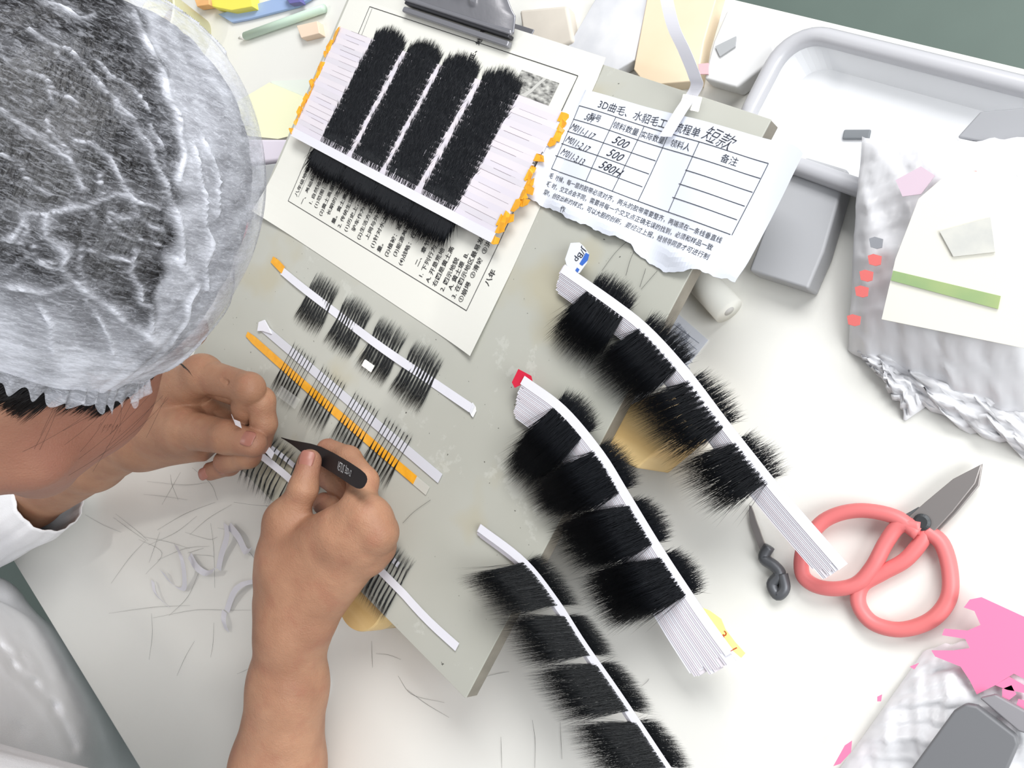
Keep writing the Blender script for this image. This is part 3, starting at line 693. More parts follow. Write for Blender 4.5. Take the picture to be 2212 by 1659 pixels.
class Field:
    def __init__(s, lo, hi, h):
        s.h = h; s.org = np.array(lo, float); n = np.ceil((np.array(hi) - lo) / h).astype(int) + 1
        s.ax = [s.org[i] + np.arange(n[i]) * h for i in range(3)]; s.n = n
    def new(s): return np.full(tuple(s.n), .05, np.float32)
    def sub(s, lo, hi, pad):
        return tuple(slice(max(0, int((lo[i] - pad - s.org[i]) / s.h)), min(s.n[i], int((hi[i] + pad - s.org[i]) / s.h) + 2)) for i in range(3))
    def pts(s, sl): return np.meshgrid(s.ax[0][sl[0]], s.ax[1][sl[1]], s.ax[2][sl[2]], indexing='ij')
    def cone(s, vol, a, b, r1, r2, k=.004, pad=None, cut=False):
        a = np.asarray(a, float); b = np.asarray(b, float); rm = max(r1, r2); pad = pad or rm + .012 + k
        sl = s.sub(np.minimum(a, b), np.maximum(a, b), pad)
        if any(q.stop <= q.start for q in sl): return
        X, Y, Z = s.pts(sl); ab = b - a; L = (ab @ ab) + 1e-12
        t = np.clip(((X - a[0]) * ab[0] + (Y - a[1]) * ab[1] + (Z - a[2]) * ab[2]) / L, 0, 1)
        d = np.sqrt((X - a[0] - t * ab[0]) ** 2 + (Y - a[1] - t * ab[1]) ** 2 + (Z - a[2] - t * ab[2]) ** 2) - (r1 + (r2 - r1) * t)
        vol[sl] = -smin(-vol[sl], d, k) if cut else smin(vol[sl], d, k)
    def ell(s, vol, c, r, M=None, k=.01, cut=False):
        c = np.asarray(c, float); r = np.asarray(r, float); rm = r.max(); sl = s.sub(c, c, rm + .02 + k)
        X, Y, Z = s.pts(sl); P = [X - c[0], Y - c[1], Z - c[2]]
        if M is not None: P = [M[i][0] * P[0] + M[i][1] * P[1] + M[i][2] * P[2] for i in range(3)]
        q = np.sqrt((P[0] / r[0]) ** 2 + (P[1] / r[1]) ** 2 + (P[2] / r[2]) ** 2)
        g = np.sqrt((P[0] / r[0] ** 2) ** 2 + (P[1] / r[1] ** 2) ** 2 + (P[2] / r[2] ** 2) ** 2) + 1e-9
        d = q * (q - 1) / g
        vol[sl] = -smin(-vol[sl], d, k) if cut else smin(vol[sl], d, k)
    def mesh(s, vol): return surface_nets(vol, s.org, s.h)

M_skin = bpy.data.materials.new('skin'); M_skin.use_nodes = True
def skin_mat(m):
    nt = m.node_tree; b = nt.nodes['Principled BSDF']; L = nt.links; tc = nt.nodes.new('ShaderNodeTexCoord')
    def noise(s, d=4):
        n = nt.nodes.new('ShaderNodeTexNoise'); n.inputs['Scale'].default_value = s; n.inputs['Detail'].default_value = d; L.new(tc.outputs['Object'], n.inputs['Vector']); return n.outputs['Fac']
    def rg_(src, lo, hi, o=1):
        r = nt.nodes.new('ShaderNodeMapRange'); r.inputs[1].default_value = lo; r.inputs[2].default_value = hi; r.inputs[4].default_value = o; L.new(src, r.inputs[0]); return r.outputs[0]
    mx = nt.nodes.new('ShaderNodeMix'); mx.data_type = 'RGBA'; L.new(rg_(noise(28), .35, .65), mx.inputs['Factor'])
    mx.inputs['A'].default_value = srgb((180, 136, 108)); mx.inputs['B'].default_value = srgb((160, 117, 92))
    m2 = nt.nodes.new('ShaderNodeMix'); m2.data_type = 'RGBA'; L.new(rg_(noise(75, 6), .5, .7, .35), m2.inputs['Factor']); L.new(mx.outputs['Result'], m2.inputs['A']); m2.inputs['B'].default_value = srgb((160, 104, 84))
    # redder finger tips, and shade painted into the face colour (vertex attribute)
    at = nt.nodes.new('ShaderNodeAttribute'); at.attribute_name = 'blush_shade'
    m3 = nt.nodes.new('ShaderNodeMix'); m3.data_type = 'RGBA'; L.new(at.outputs['Fac'], m3.inputs['Factor']); L.new(m2.outputs['Result'], m3.inputs['A']); m3.inputs['B'].default_value = srgb((146, 96, 82))
    L.new(m3.outputs['Result'], b.inputs['Base Color'])
    b.inputs['Roughness'].default_value = .48; b.inputs['Specular IOR Level'].default_value = .35
    b.inputs['Subsurface Weight'].default_value = .12; b.inputs['Subsurface Radius'].default_value = (1, .35, .2); b.inputs['Subsurface Scale'].default_value = .006
    # pores and fine cross lines
    v = nt.nodes.new('ShaderNodeTexVoronoi'); v.inputs['Scale'].default_value = 900; L.new(tc.outputs['Object'], v.inputs['Vector'])
    ad = nt.nodes.new('ShaderNodeMath'); ad.operation = 'ADD'; L.new(v.outputs['Distance'], ad.inputs[0]); L.new(noise(300, 5), ad.inputs[1])
    bp = nt.nodes.new('ShaderNodeBump'); bp.inputs['Strength'].default_value = .30; bp.inputs['Distance'].default_value = .0006; L.new(ad.outputs[0], bp.inputs['Height'])
    mp = nt.nodes.new('ShaderNodeMapping'); mp.inputs['Scale'].default_value = (1, 2.4, 1); mp.inputs['Rotation'].default_value = (0, 0, .5); L.new(tc.outputs['Object'], mp.inputs['Vector'])
    n2 = nt.nodes.new('ShaderNodeTexNoise'); n2.inputs['Scale'].default_value = 95; n2.inputs['Detail'].default_value = 7; n2.inputs['Roughness'].default_value = .7; L.new(mp.outputs['Vector'], n2.inputs['Vector'])
    b2 = nt.nodes.new('ShaderNodeBump'); b2.inputs['Strength'].default_value = .35; b2.inputs['Distance'].default_value = .0016; L.new(n2.outputs['Fac'], b2.inputs['Height']); L.new(bp.outputs['Normal'], b2.inputs['Normal']); L.new(b2.outputs['Normal'], b.inputs['Normal'])
skin_mat(M_skin)

bodyV, bodyQ, tips, nails, creases = [], [], [], [], []
def addmesh(V, Qd):
    off = sum(len(v) for v in bodyV); bodyV.append(V); bodyQ.append(Qd + off)

# ---------------- right hand (holds the tweezers)
def hand(chains, palm, lo, hi, cuts=(), bumps=(), h=.00115, kp=.010):
    F = Field(lo, hi, h); vp = F.new()
    for a, b, r1, r2 in palm: F.cone(vp, W(*a), W(*b), r1, r2, k=.012)
    for c, r in bumps: F.cone(vp, W(*c), W(*c), r, r, k=.010)
    vf = None
    for ch in chains:
        v = F.new(); P = [W(*p[:3]) for p in ch]; R_ = [p[3] for p in ch]
        for i in range(len(P) - 1):
            F.cone(v, P[i], P[i + 1], R_[i], R_[i + 1], k=.0035)
            if 0 < i < 2: F.cone(v, P[i], P[i] + (P[i] - (P[i - 1] + P[i + 1]) / 2) * .05, R_[i] * 1.01, R_[i] * 1.0, k=.003)
        tips.append(P[-1])
        vf = v if vf is None else smin(vf, v, .0012)
    vol = smin(vp, vf, kp)
    for pts, r, dep in cuts:
        P = [W(*p) for p in pts]
        for a, b in zip(P[:-1], P[1:]): F.cone(vol, a, b, r, r, k=dep, cut=True)
    return F.mesh(vol)
lo = np.array([-.54, -.58, .745]); hi = np.array([-.28, -.18, .885])
rh_palm = [((585, 1900, -.028), (600, 1659, -.006), .0395, .0345), ((600, 1659, -.006), (622, 1480, .010), .0345, .0280), ((622, 1480, .010), (630, 1365, .022), .0280, .0248),
           ((630, 1365, .022), (640, 1215, .030), .0248, .0262), ((640, 1215, .030), (735, 1150, .034), .0250, .0195), ((640, 1330, .024), (783, 1165, .027), .0235, .0160), ((650, 1330, .020), (797, 1182, .018), .0220, .0125), ((604, 1290, .026), (622, 1150, .034), .0175, .0140)]
rh = [[(606, 1240, .030, .0160), (618, 1134, .040, .0126), (655, 1055, .043, .0103), (669, 996, .040, .0086)],
      [(745, 1165, .034, .0150), (775, 1105, .034, .0124), (785, 1040, .022, .0106), (752, 993, .018, .0098), (708, 972, .018, .0086)],
      [(770, 1165, .032, .0150), (800, 1118, .032, .0130), (778, 1070, .014, .0110), (735, 1045, .011, .0100), (702, 1028, .011, .0088)],
      [(790, 1180, .026, .0140), (813, 1150, .026, .0126), (790, 1120, .011, .0110), (735, 1100, .011, .0100), (700, 1088, .011, .0085)],
      [(800, 1200, .020, .0120), (816, 1182, .019, .0108), (810, 1160, .010, .0095), (760, 1140, .010, .0090), (720, 1128, .010, .0078)]]
dents = [([(655, 1320, .062), (640, 1270, .068)], .011, .012), ([(690, 1230, .066), (745, 1150, .060)], .004, .010), ([(735, 1250, .058), (800, 1170, .050)], .004, .009)]
cuts = dents + [([(642, 1082, .0560), (664, 1080, .0565), (680, 1072, .054)], .0012, .002), ([(640, 1064, .0560), (662, 1062, .0565), (684, 1058, .054)], .0008, .0015), ([(650, 1040, .0560), (672, 1042, .0560)], .0006, .001),
        ([(640, 1140, .0535), (655, 1128, .052), (668, 1108, .048)], .0012, .0025)]
V, Qd = hand(rh, rh_palm, lo, hi, cuts, bumps=[((613, 1120, .042), .0130), ((786, 1116, .036), .0130), ((817, 1150, .031), .0118), ((676, 1352, .022), .0120)])
addmesh(V, Qd)
# ---------------- left hand (pinches the strip)
lo = np.array([-.84, -.57, .745]); hi = np.array([-.47, -.17, .895])
lh_palm = [((-160, 1150, -.020), (60, 1072, -.004), .0380, .0345), ((60, 1072, -.004), (200, 990, .022), .0345, .0300), ((200, 990, .022), (300, 935, .030), .0300, .0275),
           ((300, 925, .031), (408, 828, .038), .0260, .0160), ((300, 940, .028), (400, 925, .030), .0260, .0235), ((310, 960, .024), (430, 930, .019), .0225, .0175), ((330, 952, .021), (430, 960, .014), .0190, .0135)]
lh = [[(350, 935, .034, .0190), (405, 928, .038, .0166), (490, 944, .036, .0136), (547, 958, .030, .0110)],
      [(390, 835, .042, .0165), (445, 812, .045, .0138), (539, 838, .043, .0118), (530, 878, .032, .0104), (524, 915, .022, .0084)],
      [(390, 845, .034, .0160), (450, 822, .030, .0130), (563, 866, .030, .0112), (570, 915, .022, .0102), (562, 958, .014, .0090)],
      [(380, 890, .022, .0150), (440, 875, .014, .0120), (548, 945, .013, .0110), (535, 982, .0145, .0110), (487, 998, .0145, .0100)],
      [(400, 910, .018, .0150), (430, 920, .014, .0120), (515, 975, .010, .0100), (495, 1003, .0095, .0092), (455, 1020, .0095, .0072)]]
cuts = [([(330, 945, .061), (365, 965, .060), (400, 978, .055)], .0010, .002), ([(345, 985, .046), (375, 978, .05), (400, 972, .05)], .0009, .002),
        ([(490, 905, .052), (486, 930, .0535), (482, 960, .052)], .0009, .0018), ([(500, 908, .051), (497, 935, .053), (494, 962, .052)], .0006, .0014), ([(480, 818, .056), (492, 826, .055), (505, 840, .050)], .0010, .002)]
V, Qd = hand(lh, lh_palm, lo, hi, cuts, bumps=[((432, 802, .046), .0135)])
addmesh(V, Qd)

# ---------------- head
HC = Q(96, 632, .50)
rz = math.radians(-6); ry = math.radians(19); rx = math.radians(-8)
# head frame: r (her right, towards the camera side), f (face, downwards), u (crown)
Mh = np.array(Matrix.Rotation(rz, 3, 'Z') @ Matrix.Rotation(ry, 3, 'Y') @ Matrix.Rotation(rx, 3, 'X'))
er, ef, eu = Mh @ np.array([1., 0, 0]), Mh @ np.array([0, 0, -1.]), Mh @ np.array([0, 1., 0])
def H(r, f_, u): return HC + er * r + ef * f_ + eu * u
HM = np.array([er, ef, eu])
F = Field(HC - np.array([.17, .26, .17]), HC + .17, .0024); v = F.new()
F.ell(v, H(0, -.012, .015), (.074, .094, .092), HM, .02)            # cranium
F.ell(v, H(0, .030, -.045), (.060, .058, .070), HM, .02)            # face block
F.ell(v, H(.030, .040, -.048), (.030, .040, .036), HM, .015); F.ell(v, H(-.030, .040, -.048), (.030, .040, .036), HM, .015)   # cheeks
F.ell(v, H(0, .052, -.105), (.026, .026, .022), HM, .02)            # chin
F.cone(v, H(.050, .0, -.075), H(.016, .055, -.108), .020, .018, .02); F.cone(v, H(-.050, .0, -.075), H(-.016, .055, -.108), .020, .018, .02)   # jaw
F.cone(v, H(0, .082, -.005), H(0, .099, -.040), .008, .011, .008); F.cone(v, H(.010, .090, -.042), H(-.010, .090, -.042), .008, .008, .006)  # nose
F.cone(v, H(-.036, .080, .012), H(.036, .080, .012), .012, .012, .012)   # brow
F.cone(v, H(-.018, .094, -.068), H(.018, .094, -.068), .0055, .0055, .006); F.cone(v, H(-.015, .092, -.078), H(.015, .092, -.078), .0065, .0065, .006)   # lips
for s_ in (-1, 1):
    F.ell(v, H(.032 * s_, .086, -.008), (.014, .012, .011), HM, .008, cut=True); F.ell(v, H(.032 * s_, .074, -.008), (.013, .013, .012), HM, .003)
    F.ell(v, H(.073 * s_, -.010, .010), (.008, .018, .028), HM, .006); F.ell(v, H(.081 * s_, -.006, .012), (.005, .010, .018), HM, .004, cut=True)
F.cone(v, H(0, -.035, -.060), H(0, -.060, -.235), .052, .055, .03)
V, Qd = F.mesh(v); addmesh(V, Qd)
# ---------------- neck, trunk, legs, upper arms (mostly under the coat and outside the frame)
neck = H(0, -.055, -.16)
sh_r = np.array([-.53, -.56, 1.045]); sh_l = np.array([-.86, -.58, 1.035]); el_r = W(585, 1930, -.020); el_l = W(-190, 1160, -.014)
pel = np.array([-.86, -.96, .52])
lo = np.array([-1.12, -1.22, .0]); hi = np.array([-.16, -.28, 1.16])
F = Field(lo, hi, .008); v = F.new(); mid = (sh_r + sh_l) / 2
F.cone(v, neck, mid + [0, 0, .0], .055, .065, .03, pad=.12)
F.cone(v, sh_l + [.04, 0, 0], sh_r - [.04, 0, 0], .060, .060, .04, pad=.12)
F.cone(v, mid + [-.05, -.08, -.08], pel + [-.05, .02, .10], .085, .105, .05, pad=.2); F.cone(v, mid + [.05, -.08, -.08], pel + [.05, .02, .10], .080, .105, .05, pad=.2)
F.cone(v, pel - [.08, 0, 0], pel + [.08, 0, 0], .12, .12, .05, pad=.2)
F.cone(v, sh_r, el_r, .047, .041, .02, pad=.1); F.cone(v, sh_l, el_l, .047, .041, .02, pad=.1)
F.cone(v, el_r, W(590, 1800, -.019), .041, .038, .02, pad=.1); F.cone(v, el_l, W(-160, 1150, -.020), .041, .038, .02, pad=.1)
for s_ in (-1, 1):
    kn = np.array([-.80 + .12 * s_, -.48, .50]); ft = np.array([-.80 + .12 * s_, -.52, .09])
    F.cone(v, pel + [.09 * s_, 0, 0], kn, .085, .060, .03, pad=.15); F.cone(v, kn, ft, .055, .040, .02, pad=.12); F.cone(v, ft - [0, 0, .045], ft + [0, .13, -.055], .040, .030, .02, pad=.1)
V, Qd = F.mesh(v); addmesh(V, Qd)
BV = np.concatenate(bodyV); BQ = np.concatenate(bodyQ)
person = thing('person', 'person in a white coat and hair net bending over the board with tweezers', 'person', (-.86, -.96, .0))
body = np_mesh('body', BV, BQ, None, M_skin, person, True)
T_ = np.array(tips); dd = np.full(len(BV), 1.0)
for p in T_: dd = np.minimum(dd, np.linalg.norm(BV - p, axis=1))
bl = np.clip(1 - (dd - .004) / .016, 0, 1) * .55
# the face is redder, and darkened to paint in the shade on it
fd = np.linalg.norm(BV - H(.03, .03, -.05), axis=1); bl = np.maximum(bl, np.clip(1 - (fd - .05) / .06, 0, 1) * .75)
at = body.data.attributes.new('blush_shade', 'FLOAT', 'POINT'); at.data.foreach_set('value', bl.astype(np.float32))

# finger nails: curved plates laid on the finger tips
M_nail = mat('finger_nail', (164, 110, 96), rough=.38, spec=.5)
def nail(c, along, up, L, w, r):
    """c on the finger axis near the tip; along = finger direction; up = nail normal"""
    a = np.array(along, float); a /= np.linalg.norm(a); n = np.array(up, float); n -= a * (n @ a); n /= np.linalg.norm(n); s_ = np.cross(a, n)
    def fn(u, v_):
        x = (u - .5) * 2; y = (v_ - .5) * 2; ww = w * math.sqrt(max(0, 1 - .35 * y ** 2 if y < 0 else 1 - .75 * y ** 4)) 
        ang = x * ww / r; p = c + a * (y * L) + n * (math.cos(ang) * r * (1.0 - .10 * max(0, y) - .04 * y * y)) + s_ * math.sin(ang) * r
        return tuple(p)
    vv, ff = grid_mesh(fn, 12, 12)
    o = mesh_obj('fingernail', vv, ff, M_nail, person, True); md = o.modifiers.new('thickness', 'SOLIDIFY'); md.thickness = .0003; md.offset = 0
def axis(ch, i=-1): return W(*ch[i][:3]) - W(*ch[i - 1][:3])
tocam = lambda p: (np.array([0, 0, CAMZ]) - p) / np.linalg.norm(np.array([0, 0, CAMZ]) - p)
p = W(*rh[0][3][:3]); a = axis(rh[0]); nail(p + a * .03, a, tocam(p) + np.array([-.5, .2, 0]), .0058, .0060, .0090)
p = W(*lh[0][3][:3]); a = axis(lh[0]); nail(p + a * .05, a, tocam(p) + np.array([.1, .35, .1]), .0060, .0066, .0114)
p = W(*lh[3][4][:3]); a = axis(lh[3]); nail(p + a * .06, a, np.array([-.2, -1.0, -.2]), .005, .006, .0099)
p = W(*lh[4][4][:3]); a = axis(lh[4]); nail(p + a * .10, a, np.array([-.3, -.5, .6]), .0056, .0056, .0076)
p = W(*rh[1][4][:3]); a = axis(rh[1]); nail(p + a * .04, a, np.array([.2, .6, -.6]), .0050, .0054, .0086)

# eye lashes that show past the brow, and fine hair on the temple
M_hd = mat('dark_human_hair', (17, 15, 18), rough=.45, spec=.5, var=.3, vscale=400, bump=.4, bscale=500, stretch=(1, .15, 1))
A, B, C_, Rr = [], [], [], []
for s_ in (-1, 1):
    for k in range(34):
        r0 = .032 * s_ + rnd.uniform(-.014, .014); a = H(r0, .0865 - 14 * (r0 - .032 * s_) ** 2, -.011)
        A.append(a); B.append(a + ef * .005 - eu * .001 + er * (r0 - .032 * s_) * .1); C_.append(a + ef * .010 - eu * .0045 + er * (r0 - .032 * s_) * .3); Rr.append(.00016)
hair_mesh('eyelashes', np.array(A), np.array(B), np.array(C_), np.array(Rr), M_hd, person)
M_coat = mat('white_coat_cloth', (243, 243, 246), rough=.85, var=.04, vscale=30, bump=.25, bscale=900)
M_trous = mat('navy_trousers', (38, 40, 56), rough=.85, bump=.2, bscale=500)

# ---------------- hair under the net and the net itself
NC = H(.0, -.018, .044)                              # centre of the puffy net
nR = np.array([.098, .097, .126])
def netpt(th, ph, infl=0.0, wob=True):
    """th round the crown axis, ph 0 at the crown to 1 at the rim"""
    el = ph * math.radians(118)
    rr = math.sin(el); uu = math.cos(el)
    sc = 1.0
    if ph > .8: sc *= 1 - .07 * ((ph - .8) / .2) ** 1.6
    fr = 1 + infl
    if wob:
        fr += .020 * math.sin(th * 3 + 1) * math.sin(ph * 5) + .014 * math.sin(th * 7 + ph * 9) * ph + .008 * math.sin(th * 13 - ph * 14 + 2) * ph
    if wob and ph > .55:
        fr += .0075 * ((ph - .55) / .45) * math.sin(th * 31 + 5 * math.sin(th * 5) + 3 * math.sin(ph * 9 + th * 2)) * (.6 + .4 * math.sin(th * 9 + 1)) 
    p = NC + er * (nR[0] * rr * math.cos(th) * sc * fr) + ef * (nR[1] * (1 + .16 * max(0, -math.sin(th))) * rr * math.sin(th) * sc * fr) + eu * (nR[2] * uu * fr)
    # the rim sits higher over the brow than at the nape
    if ph > .6: p = p + eu * ((ph - .6) / .4) * (.004 * math.sin(th))
    return p
nt_, np_ = 420, 210
TH = np.linspace(0, 2 * math.pi, nt_, endpoint=False); PH = np.linspace(.0, 1.0, np_)
NV = np.array([netpt(t, p) for p in PH for t in TH])
# creases drawn as folds of the cloth: each is a polyline over the net, found where the view ray of the photograph meets it
cr_px = [([(20, 510), (60, 460), (110, 465), (160, 445), (200, 440), (240, 430), (280, 423)], 7), ([(50, 452), (56, 500), (46, 520), (0, 516)], 4), ([(108, 470), (102, 515), (140, 540), (136, 580), (150, 600), (175, 620), (205, 640), (245, 670), (275, 700), (320, 725), (335, 740)], 11),
         ([(250, 215), (262, 240), (290, 260), (300, 290), (325, 320), (332, 350), (345, 375), (360, 400), (366, 430), (385, 470), (392, 520), (400, 570)], 7), ([(0, 235), (50, 275), (110, 315), (150, 345), (165, 370), (180, 410)], 3.5), ([(165, 305), (205, 315), (235, 340), (255, 380), (275, 415), (290, 435), (325, 445), (350, 460)], 4.5),
         ([(20, 625), (60, 628), (100, 632), (150, 612)], 6), ([(175, 535), (175, 585), (185, 610)], 4), ([(185, 540), (240, 550), (285, 565), (300, 545)], 3.5), ([(285, 572), (282, 590), (305, 625), (300, 650), (325, 660), (330, 720)], 7), ([(285, 430), (300, 465), (325, 490), (350, 497)], 3), ([(155, 115), (185, 145), (225, 195)], 3),
         ([(100, 190), (120, 225)], 2.5), ([(285, 30), (330, 120), (360, 190), (385, 270), (395, 330), (390, 400)], 12), ([(200, 30), (170, 40), (130, 20), (90, 0)], 6), ([(235, 455), (250, 470), (300, 465)], 2.5), ([(70, 525), (80, 555), (95, 565), (130, 568)], 3), ([(0, 120), (40, 150), (95, 165), (120, 200), (170, 225)], 2), ([(60, 60), (110, 95), (150, 105)], 2.5), ([(210, 130), (240, 170), (285, 190), (320, 240)], 2.2), ([(0, 330), (45, 350), (60, 390), (110, 420)], 2), ([(230, 470), (255, 500), (300, 520), (345, 530)], 2), ([(20, 580), (70, 560), (120, 585)], 2.5), ([(210, 370), (215, 410), (245, 440)], 2), ([(100, 250), (110, 290), (150, 330)], 1.8), ([(325, 270), (350, 320), (352, 360)], 2.2), ([(180, 640), (225, 700), (240, 760)], 4), ([(80, 650), (110, 700), (115, 760)], 4), ([(420, 320), (440, 420), (455, 520), (440, 620)], 3), ([(440, 300), (475, 400), (470, 470)], 2.5), ([(380, 560), (420, 610), (400, 680), (370, 740)], 5), ([(190, 435), (205, 480)], 3)]
def projpx(P):
    q_ = P - np.array([0, 0, CAMZ]); cxyz = q_[:, :1] * _X + q_[:, 1:2] * _Y + q_[:, 2:3] * _n
    return cxyz[:, :2] / cxyz[:, 2:] * FPX + np.array([CX, CY])
pp = projpx(NV); nrm = (NV - NC) / nR.mean(); facing = ((np.array([0, 0, CAMZ]) - NV) * (NV - NC)).sum(1) > 0
crease = np.zeros(len(NV))
def segdist(P, a, b):
    a = np.array(a, float); b = np.array(b, float); ab = b - a; t = np.clip(((P - a) @ ab) / (ab @ ab), 0, 1); return np.linalg.norm(P - a - t[:, None] * ab, axis=1)
wv = np.sin(pp[:, 0] * .055 + pp[:, 1] * .03) * 2.0 + np.sin(pp[:, 1] * .071 + 1 - pp[:, 0] * .02) * 2.0 + np.sin(pp[:, 0] * .13) * .6
for pl, w in cr_px:
    for a, b_ in zip(pl[:-1], pl[1:]):
        d = segdist(pp + wv[:, None] * 1.5, a, b_); crease = np.maximum(crease, (.75 * np.exp(-(d / (w * .6)) ** 2) + .25 * np.exp(-(d / (w * 2.2)) ** 2)) * facing * (.72 + .28 * np.sin(pp[:, 0] * .045 + pp[:, 1] * .06)))
# the same kind of folds on the far side
tt_, ph_ = np.tile(TH, np_), np.repeat(PH, nt_)
far = np.clip(1 - np.abs(np.sin(tt_ * 5 + 2.2 * np.sin(ph_ * 9) + 1.3 * np.sin(tt_ * 2))) * 5, 0, 1) * np.clip(np.sin(ph_ * 7 + tt_ * 2), 0, 1)
crease = np.where(facing, crease, far)
nv_dir = (NV - NC); nv_dir /= np.linalg.norm(nv_dir, axis=1, keepdims=True)
NV = NV + nv_dir * (crease * .0028)[:, None]
nq = []
idx = np.arange(nt_)
for j in range(np_ - 1):
    a = j * nt_ + idx; b_ = j * nt_ + (idx + 1) % nt_; nq.append(np.stack([a, b_, b_ + nt_, a + nt_], 1))
nq = np.concatenate(nq)[:, ::-1]
M_net = bpy.data.materials.new('nonwoven_net'); M_net.use_nodes = True
def net_mat(m):
    nt = m.node_tree; b = nt.nodes['Principled BSDF']; L = nt.links; tc = nt.nodes.new('ShaderNodeTexCoord')
    b.inputs['Base Color'].default_value = srgb((212, 214, 223)); b.inputs['Roughness'].default_value = .8
    def A_(n): a = nt.nodes.new('ShaderNodeAttribute'); a.attribute_name = n; return a.outputs['Fac']
    mp = nt.nodes.new('ShaderNodeMapping'); mp.inputs['Rotation'].default_value = (.4, .5, .7); mp.inputs['Scale'].default_value = (1, 3.4, 1); L.new(tc.outputs['Object'], mp.inputs['Vector'])
    def noise(s, d, r, w=0.0):
        n = nt.nodes.new('ShaderNodeTexNoise'); n.inputs['Scale'].default_value = s; n.inputs['Detail'].default_value = d; n.inputs['Roughness'].default_value = r; n.inputs['Distortion'].default_value = w; L.new(mp.outputs['Vector'], n.inputs['Vector']); return n.outputs['Fac']
    def rg_(src, lo, hi, o0, o1):
        r = nt.nodes.new('ShaderNodeMapRange'); r.inputs[1].default_value = lo; r.inputs[2].default_value = hi; r.inputs[3].default_value = o0; r.inputs[4].default_value = o1; L.new(src, r.inputs[0]); return r.outputs[0]
    def op(k, a, c):
        o = nt.nodes.new('ShaderNodeMath'); o.operation = k
        for i, q in enumerate((a, c)):
            if isinstance(q, float): o.inputs[i].default_value = q
            else: L.new(q, o.inputs[i])
        return o.outputs[0]
    fib = rg_(noise(210, 6, .78, 1.0), .47, .70, 0.0, .34)
    cloud = rg_(noise(32, 4, .6), .48, .75, .0, .14)
    base = op('ADD', fib, cloud)
    a = op('ADD', base, op('MULTIPLY', A_('dens'), rg_(noise(55, 5, .65), .3, .65, .55, 1.0))); a = op('ADD', a, op('MULTIPLY', A_('crease'), rg_(noise(140, 5, .7), .3, .6, .25, .95)))
    a = op('MINIMUM', a, .97); L.new(a, b.inputs['Alpha'])
    bp = nt.nodes.new('ShaderNodeBump'); bp.inputs['Strength'].default_value = .5; bp.inputs['Distance'].default_value = .002; L.new(noise(90, 5, .6), bp.inputs['Height']); L.new(bp.outputs['Normal'], b.inputs['Normal'])
net_mat(M_net)
net = np_mesh('hair_net', NV, nq, None, M_net, person, True)
dens = np.clip((ph_ - .77) / .15, 0, 1) ** 1.1
# the loose puff over the forehead holds no hair; its border runs along the long fold
def sidev(P, pl):
    xb = np.interp(P[:, 1], [q[1] for q in pl], [q[0] for q in pl]); return P[:, 0] - xb
puff = np.clip((sidev(pp, [(290, 0), (345, 130), (378, 260), (395, 400), (362, 520), (338, 640), (330, 740)]) + wv * 4 + 10) / 22, 0, 1) * .62
puffb = np.clip((np.sin(tt_ - .15) - .55) / .2, 0, 1) * np.clip((ph_ - .12) * 4, 0, 1) * .8
dens = np.maximum(dens, np.where(facing, puff, puffb))
dens *= .88 + .12 * np.sin(tt_ * 21 + 5 * np.sin(ph_ * 11))
net.data.attributes.new('dens', 'FLOAT', 'POINT').data.foreach_set('value', dens.astype(np.float32))
net.data.attributes.new('crease', 'FLOAT', 'POINT').data.foreach_set('value', crease.astype(np.float32))
# elastic frill: a pleated band round the rim
def frill(u, v_):
    th = u * 2 * math.pi; p = netpt(th, 1.0, 0, False); c = NC + eu * ((p - NC) @ eu)
    o = (p - c); o /= np.linalg.norm(o)
    pl = math.sin(th * 58 + 2 * math.sin(th * 9)) * .0030 * v_ + .0018 * math.sin(th * 23) * v_
    L_ = .0065 + .0025 * math.sin(th * 58 + 1) + .0015 * math.sin(th * 17)
    return tuple(p + o * (-.0006 + .0043 * v_ + pl * .7) - eu * (L_ * v_ - .006 * (1 - v_)))
v_, f_ = grid_mesh(frill, 700, 6); fo = mesh_obj('net_frill', v_, f_, M_net, net, True)
fo.data.attributes.new('dens', 'FLOAT', 'POINT').data.foreach_set('value', np.full(len(v_), .34, np.float32))
# hair mass
nt2, np2 = 160, 80
hv = []
for p in np.linspace(0, 1, np2):
    for t in np.linspace(0, 2 * math.pi, nt2, endpoint=False):
        q_ = netpt(t, p * .985, -.075, False)
        if math.sin(t) > .5: q_ = NC + (q_ - NC) * (1 - .16 * (math.sin(t) - .5) * 2 * min(1, p * 3))
        d = (q_ - NC) / np.linalg.norm(q_ - NC)
        hv.append(q_ + d * (.0012 * math.sin(t * 70 + 4 * math.sin(p * 9)) + .002 * math.sin(t * 11 + p * 7)))
idx = np.arange(nt2); hq = np.concatenate([np.stack([j * nt2 + idx, j * nt2 + (idx + 1) % nt2, (j + 1) * nt2 + (idx + 1) % nt2, (j + 1) * nt2 + idx], 1) for j in range(np2 - 1)])[:, ::-1]
hair = np_mesh('hair', np.array(hv), hq, None, M_hd, person, True)
